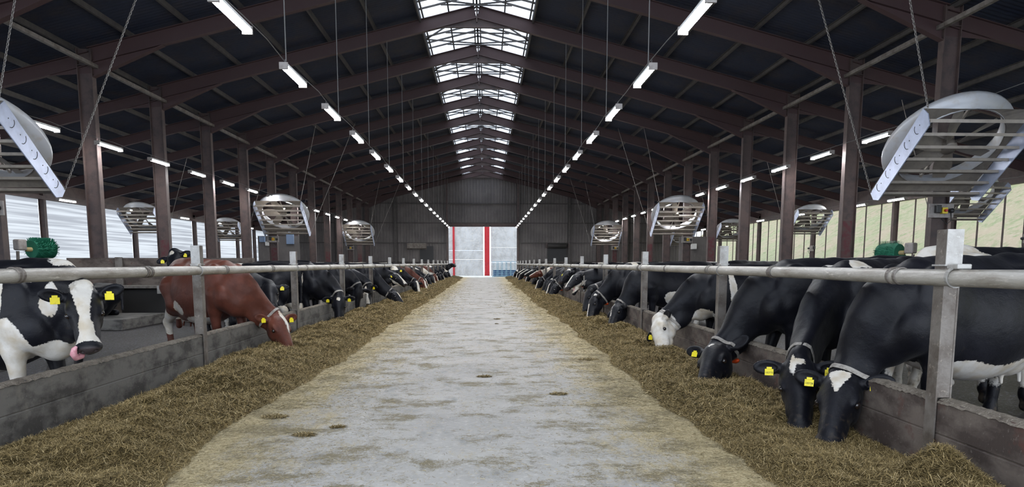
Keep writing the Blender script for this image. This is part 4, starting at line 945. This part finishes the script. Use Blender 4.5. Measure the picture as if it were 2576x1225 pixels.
        if orange:
            r = pts[0]+.024; cc = c+e1*r; o = MB(); 
            seg = []
            for j in range(9):
                a = -.5+1.0*j/8; dr = e1*math.cos(a)+e2*math.sin(a); seg.append(c+dr*(r+.004))
            o.tube(seg, [.012,.026,.034,.036,.036,.036,.034,.026,.012], 8); o.build('orange_tag', 'orange', st, smooth=True)
        else: MB().ell(c+e1*(pts[0]+.02), (.03,.03,.025), 8).build('weight', 'strap', st, smooth=True)
    for q, ch in ((-1, 'L'), (1, 'R')):
        if ch in tags:
            c, ed, es, ef = ears[0 if q < 0 else 1]; dn = nrm(np.array([0,0,-1.])-ef*(-ef[2])); w_ = nrm(np.cross(dn, ef)); c0 = c+ef*.024*hs-ed*.012
            R_ = Matrix(np.stack([w_, dn, ef], 1).tolist()); tg = MB().box(c0+dn*.042, (.076,.060,.005), R_)
            tg.box(c0+dn*.006, (.046,.026,.005), R_); o = tg.build('ear_tag', 'tag', t, bevel=.002 if vox < .015 else 0)
            if number:
                cu = bpy.data.curves.new('lettering', 'FONT'); cu.body = number; cu.size = .022; cu.extrude = .0006; cu.align_x = 'CENTER'; cu.align_y = 'CENTER'; cu.materials.append(M['ink'])
                lt = bpy.data.objects.new('lettering', cu); COL.objects.link(lt); lt.parent = o; vx = -w_ if True else w_
                vy = -dn; vx = np.cross(vy, ef); mt = Matrix(np.stack([vx, vy, ef], 1).tolist()).to_4x4(); mt.translation = Vector(c0+dn*.046+ef*.0032)
                lm = bpy.data.meshes.new_from_object(lt); bpy.data.objects.remove(lt); lm.transform(mt); lt = bpy.data.objects.new('lettering', lm); COL.objects.link(lt); lt.parent = o
    if tongue:
        tp = [H(.44,-.125,tongue*.03), H(.50,-.135,tongue*.055), H(.525,-.105,tongue*.085), H(.52,-.065,tongue*.095), H(.50,-.035,tongue*.085), H(.49,-.02,tongue*.07)]
        MB().tube(tp, [.022,.027,.030,.029,.022,.010], 14).build('tongue', 'tongue', t, smooth=True)
    if mouth: MB().tube([H(.24,-.17), H(.34,-.195), H(.41,-.24)], [.025,.03,.018], 8).build('tongue', 'tongue', t, smooth=True)
    return t, g
# ================================================================ the herd
def place(lab, nose_px, nh, poll_px, rz, dep=1, nd=None, root=None, dh=None, side=0, sc=1.05, **kw):
    """nose at a pixel and height nh (or at distance nd), poll on its own pixel ray at head length; body set back along rz"""
    N_ = on_h(nose_px[0], nose_px[1], nh) if nd is None else at(nose_px[0], nose_px[1], nd); sc *= 1.08; L = .515*kw.get('hk', HK)*sc
    best = None
    for i in range(400):
        Y = N_.y-.62+1.24*i/400; p = at(poll_px[0], poll_px[1], Y); e = abs((p-N_).length-L)+(0 if (Y-N_.y)*dep >= 0 else .3)
        if best is None or e < best[0]: best = (e, p)
    P_ = best[1]
    if root is None:
        drop = abs(1.36*sc-.15-P_.z); D = dh or min(.80, max(.45, math.sqrt(max(.05, (1.04*sc)**2-drop**2)))); root = (P_.x-math.cos(rz)*D-math.sin(rz)*side, P_.y-math.sin(rz)*D+math.cos(rz)*side)
    s_ = -1 if P_.x < 0 else 1; xk = KL if s_ < 0 else KR
    if root[0]*s_ < abs(xk)+.50 and abs(P_.x) < 5: root = ((abs(xk)+.50)*s_, root[1])
    print('COW', lab[:40], 'nose', [round(q, 2) for q in N_], 'poll', [round(q, 2) for q in P_], 'err', round(best[0], 2), 'root', [round(q, 2) for q in root])
    return cow(lab, root, rz, P_, N_, sc=sc, **kw)
GR, GL = 'cows feeding at the right kerb', 'cows feeding at the left kerb'
# ---- right side, from the camera outwards
place('black cow with a white wedge on its forehead, nearest head at the right kerb', (2076,1112), .06, (2120,934), PI+.36, dep=1, root=(3.66,5.78), sc=1.08, vox=.0095, seed=2, face=(-.66,-.78,.35), group=GR,
      blaze=[(.015,.050),(.05,.052),(.10,.034),(.185,.002)], whites=[((-.35,0,.60),(.5,.3,.12)),((-.9,0,.62),(.5,.35,.14))], collar=True, orange=True, tags='LR', number='102728', ear=(.0,.17,.0))
place('black cow with a crooked white forehead patch, head just behind the nearest one', (2012,1078), .06, (2010,900), PI+.55, dep=1, root=(3.70,7.0), sc=1.07, vox=.0095, seed=5, face=(-.40,-.9,.3), group=GR,
      whites=[((.07,-.03,-.035),(.07,.2,.022),'h'),((.045,-.03,0),(.024,.2,.05),'h'),((-.02,.12,1.36),(.09,.12,.09)),((.0,-.1,1.36),(.07,.12,.06))], collar=True, tags='LR', number='102772', ear=(.02,-.02), )
place('black cow bent low with a small white star and an orange collar tag', (1757,966), .10, (1800,862), PI+.05, dep=1, sc=1.08, vox=.0105, seed=4, face=(-.75,-.62,.42), group=GR,
      whites=[((.06,-.02,.0),(.035,.1,.03),'h')], collar=True, orange=True, tags='L', ear=(-.25,.12), hk=1.32)
place('black and white cow with a fully white face feeding at the right kerb', (1654,889), .12, (1648,806), PI+.10, dep=1, sc=1.03, vox=.0125, seed=7, face=(-1,-.25,.2), group=GR,
      whites=[((.2,-.06,0),(.36,.25,.17),'h'),((-.30,.30,.86),(.20,.2,.16)),((-.10,.28,1.12),(.055,.2,.28)),((-.62,.3,1.15),(.09,.25,.30)),((.28,0,.72),(.15,.3,.15)),((-.75,.3,.75),(.2,.2,.16))], collar=True, orange=True, tags='L')
place('black cow with a thin white blaze and grey collar, fifth head at the right kerb', (1527,822), .08, (1551,764), PI+.28, dep=1, sc=1.05, vox=.014, seed=8, face=(-.85,-.35,.3), group=GR, blaze=[(.03,.012),(.2,.012),(.30,.01)], whites=[((-.5,.3,.72),(.3,.2,.16))], collar=True, orange=True, ear=(.3,-.3))
place('black cow with a white muzzle edge and two white poll spots at the right kerb', (1473,803), .08, (1493,744), PI+.25, dep=1, sc=1.05, vox=.016, seed=12, face=(-1,-.2,.2), group=GR, blaze=[(.2,.02),(.35,.03),(.52,.03)], whites=[((.0,.0,.05),(.03,.05,.02),'h'),((.0,.0,-.05),(.03,.05,.02),'h'),((-.1,.2,1.35),(.08,.3,.2))], collar=True, orange=True)
place('black cow half hidden under the one with the open mouth, orange collar tag', (1462,783), .08, (1481,727), PI+.1, dep=1, nd=17.95, sc=.95, root=(3.95,18.4), vox=.018, seed=15, face=(-1,-.1,.1), group=GR, collar=True, orange=True)
place('black cow lifting its head with mouth wide open at the right kerb', (1419,722), 0, (1451,690), PI+.05, dep=1, nd=19.2, sc=1.03, vox=.016, seed=16, face=(-.7,-.1,.8), group=GR, blaze=[(.05,.02),(.3,.03),(.5,.03)], whites=[((.22,-.19,0),(.26,.05,.2),'h')], collar=True, orange=True, mouth=True)
place('black cow with head raised and a yellow tag behind the open mouthed one', (1405,706), 0, (1430,680), PI, dep=1, nd=24, sc=1.0, vox=.02, seed=18, face=(-.6,-.3,.8), group=GR, whites=[((.0,0,0),(.03,.05,.1),'h')], tags='L')
place('black cow with a raised head and speckled cheek, ninth at the right kerb', (1438,706), 0, (1462,684), PI, dep=1, nd=21.6, sc=1.0, vox=.02, seed=20, face=(-.6,-.3,.8), group=GR, tags='L')
place('black cow muzzle deep in silage with orange tag, beyond the raised heads on the right', (1376,747), .10, (1396,716), PI+.1, sc=1.0, vox=.022, seed=22, face=(-.9,-.3,.3), group=GR, collar=True, orange=True, tags='L')
# ---- left side
place('black and white cow licking its nose over the left kerb, white blaze', (222,872), 0, (205,724), -.25, dep=1, nd=6.05, sc=1.0, vox=.0095, seed=31, white=.0, face=(.45,-.9,.28), group=GL, root=(-4.36,6.78),
      blaze=[(-.06,.085,.0),(.02,.088),(.12,.075),(.28,.048),(.40,.055),(.46,.09)], whites=[((.30,-.10,.62),(.22,.32,.24)),((-.10,-.30,1.20),(.12,.3,.26)),((.36,-.24,1.20),(.09,.25,.16)),((.36,.16,.75),(.16,.16,.25)),((-.45,-.3,.92),(.38,.25,.30)),((.06,-.3,.74),(.16,.25,.30)),((-.3,0,1.4),(.25,.2,.12)),((.1,0,1.42),(.15,.2,.1)),((-.85,-.3,1.15),(.16,.3,.3))],
      blacks=[((-.25,-.33,1.05),(.10,.15,.16)),((-.42,-.34,.95),(.06,.15,.10)),((.43,-.03,.33),(.10,.28,.12),'h'),((.395,-.03,-.0),(.028,.2,.03),'h'),((.50,.2,.70),(.05,.1,.12))], tags='LR', ear=(-.05,.03,.40), tongue=-1, gcurl=True, hk=1.15)
place('red brown cow with a white blaze reaching down to the silage on the left', (738,880), .08, (697,790), -.72, dep=1, sc=1.08, vox=.0115, seed=33, coat='brown_coat', face=(.72,-.62,.35), group=GL, root=(-4.22,11.55),
      whites=[((.09,-.02,.035),(.12,.1,.038),'h'),((.20,-.02,.045),(.10,.1,.022),'h'),((.50,-.08,0),(.03,.05,.09),'h'),((-.78,-.35,.72),(.13,.15,.10)),((-1.36,-.2,.95),(.12,.28,.40)),((-1.3,-.2,.55),(.2,.25,.25))], collar=True, tags='LR', ear=(-.15,.05))
place('dark head with a yellow ear tag standing behind the red brown cow', (684,768), 0, (676,712), -.9, nd=13.3, sc=1.02, vox=.018, seed=34, face=(.3,-1,.3), group=GL, root=(-4.95,14.1), tags='LR', whites=[((.25,-.2,0),(.2,.08,.2),'h')])
place('black cow facing the camera with a square white star, head down at the left kerb', (853,812), .08, (851,741), -.38, dep=1, sc=1.06, vox=.0125, seed=36, face=(.15,-1,.25), group=GL, whites=[((.10,-.02,.0),(.045,.1,.038),'h'),((.0,-.30,1.0),(.025,.2,.2)),((-.9,-.2,.8),(.55,.3,.16))], collar=True, tags='LR', ear=(.1,-.06))
place('black cow with a long grey collar strap behind the white starred cow', (898,784), .08, (903,722), -.2, dep=1, sc=1.05, vox=.015, seed=38, face=(.5,-.8,.3), group=GL, collar=True, orange=True, whites=[((.3,0,1.3),(.05,.3,.3))])
place('cow with a pinkish white muzzle and yellow tag beside the grey strapped cow', (919,765), .08, (922,716), -.15, dep=1, nd=21.9, sc=1.0, vox=.017, seed=39, face=(-.3,-1,.2), group=GL, blaze=[(.05,.02),(.3,.05),(.5,.1)], tags='LR', collar=True)
place('black cow with a slanting white shoulder stripe feeding at the left kerb', (1020,766), .08, (992,733), -.35, dep=1, sc=1.04, vox=.016, seed=41, face=(.8,-.2,.6), group=GL, blaze=[(.08,.03),(.3,.02)], whites=[((-.15,-.3,1.1),(.05,.3,.28)),((-.7,-.3,.7),(.5,.3,.14))], collar=True)
place('black and white cow holding its head up sideways at the left kerb', (1024,712), 0, (991,687), 0, dep=1, nd=25.5, sc=1.04, vox=.018, seed=43, face=(.5,-.3,.8), group=GL, blaze=[(.1,.02),(.3,.03),(.5,.08)], whites=[((.25,-.17,0),(.25,.05,.2),'h')], tags='L')
place('cow with a curly white poll looking over the row at the left kerb', (996,706), 0, (992,674), -.2, dep=1, nd=26.75, sc=1.04, vox=.02, seed=44, face=(.1,-1,.4), group=GL, whites=[((.0,0,0),(.12,.2,.1),'h')], tags='LR')
place('black cow with a broad blaze and dark halter beyond the raised heads on the left', (1058,741), .09, (1046,706), -.3, sc=1.04, vox=.02, seed=45, face=(.6,-.6,.4), group=GL, blaze=[(.02,.02),(.5,.05)], collar=True)
place('second red brown cow with a white face stripe, far along the left kerb', (1078,732), .09, (1064,703), -.3, sc=1.0, vox=.02, seed=46, coat='brown_coat', face=(.8,-.4,.3), group=GL, blaze=[(.02,.03),(.5,.05)], collar=True)
place('black cow head raised in silhouette against the bright doorway', (1146,667), 0, (1137,663), 0, nd=67, sc=1.0, vox=.03, seed=47, face=(0,-.2,1), group=GL)
# ---- the far ends of both rows
rr = random.Random(5)
def far(s, y, k, grp):
    nm = 'right' if s > 0 else 'left'; xk = KR if s > 0 else KL; hz = (PI if s > 0 else 0)+s*rr.uniform(.0,.35); hx = xk-s*rr.uniform(.35,.55); up = rr.random() < .14
    rx = xk+s*rr.uniform(.55,.68); py_ = min(POSTS[nm], key=lambda q: abs(q-y)); y = y if abs(y-py_) > .45 else py_+(.5 if y > py_ else -.5); P_ = Vector((hx+s*.12, y-.1, .66 if not up else 1.05)); a = rr.uniform(-.3,.3); N_ = P_+Vector((-s*(.25 if not up else .5), a*.3-.08, -.48 if not up else -.2))
    br = rr.random() < .12; wv = rr.choice([0, .5, 1.0, .9, .3])
    cow('%s cow %s at the far %s kerb, %s there' % ('red brown' if br else ('black' if wv < .4 else 'black and white'), 'with raised head' if up else 'feeding head down', nm, ORD[k]), (rx, y+rr.uniform(.15,.3)), hz, P_, N_,
        face=(-s*.9, -.3, .4), vox=.03, sc=rr.uniform(.98,1.06), coat='brown_coat' if br else 'black_coat', white=wv, seed=100+k+(50 if s > 0 else 0), eyes=False, group=grp, blaze=[(.05,.03),(.5,.05)] if rr.random() < .6 else None, collar=rr.random() < .6, orange=s > 0)
for s, ys in ((1, [29.4, 31.2, 33.4, 35.3, 37.6, 40.0, 42.2, 44.6, 47.5, 50.6, 53.9, 57.5, 61.5, 65.5]), (-1, [36.6, 38.9, 41.0, 43.4, 45.8, 48.6, 51.4, 54.8, 58.6, 62.6])):
    for k, y in enumerate(ys): far(s, y, k, 'far cows at the %s kerb' % ('right' if s > 0 else 'left'))
# ---- cows standing and lying behind the rows
def loose(lab, root, rz, head, sc=1.05, up=False, **kw):
    hv = Vector((math.cos(rz), math.sin(rz), 0)); P_ = Vector((root[0], root[1], 0))+hv*(.72*sc)+Vector((0, 0, head)); N_ = P_+hv*.42+Vector((0, 0, -.40))
    kw.setdefault('face', (hv.x*.6, hv.y*.6, .8)); return cow(lab, root, rz, P_, N_, sc=sc, **kw)
loose('dark backed cow with a white tail patch standing behind the licking cow', (-7.2, 9.4), PI+.06, 1.1, sc=1.15, vox=.016, seed=51, coat='black_coat', whites=[((-1.25,-.1,1.40),(.30,.22,.09)),((.05,-.3,1.3),(.12,.3,.12))])
P0 = at(434, 634, 15.2); cow('black cow with a white star gazing at the camera behind the red brown cow', (P0.x+.75, 16.1), PI-.12, P0, at(437, 672, 14.95), face=(0,-1,.3), vox=.014, sc=1.12, seed=53, whites=[((.06,-.02,0),(.05,.1,.045),'h'),((-.35,-.1,1.3),(.07,.4,.3))], tags='LR')
cow('black and white cow lying on the curb in the left yard', (-10.85, 18.0), PI, Vector((-11.65, 17.9, .9)), Vector((-12.1, 17.8, .65)), face=(-.5,0,1), vox=.02, sc=1.0, seed=54, white=.9, lying=True, legs_y=.12, belly=False)
loose('large black backed cow standing in the left yard beyond the kerb row', (-8.0, 25.3), PI, 1.2, sc=1.18, vox=.02, seed=56)
loose('black and white patched cow with a pale rump standing far back on the right', (7.6, 9.1), .05, 1.2, sc=1.27, vox=.016, seed=58, white=1.05)
loose('mostly white backed cow nearer than the patched one on the right', (7.3, 7.6), .12, 1.0, sc=1.17, vox=.018, seed=60, white=1.5)
loose('black cow standing in the right yard, its back above the rail near the farther posts', (7.0, 20.6), .1, 1.2, sc=1.14, vox=.02, seed=62)
loose('second black cow behind it in the right yard', (8.2, 18.9), .15, 1.2, sc=1.16, vox=.02, seed=63)
for k, (x, y, rz) in enumerate(((-8.2,31,PI+.2), (-8.5,35,PI), (-8.3,40,PI+.2), (-8.6,46,PI), (-8.3,51,PI-.1), (7.8,27,.0), (7.9,31,.2), (7.8,36,-.1), (8.1,41,.1), (7.8,48,.2))):
    loose('%s cow standing in the far part of the %s yard, %s of them' % (('pale patched','black')[k % 2], 'left' if x < 0 else 'right', ORD[k % 5]), (x, y), rz, 1.15, sc=1.14, vox=.03, seed=70+k, white=(1.2 if k % 2 == 0 else .4), eyes=False, group='cows in the far %s yard' % ('left' if x < 0 else 'right'))
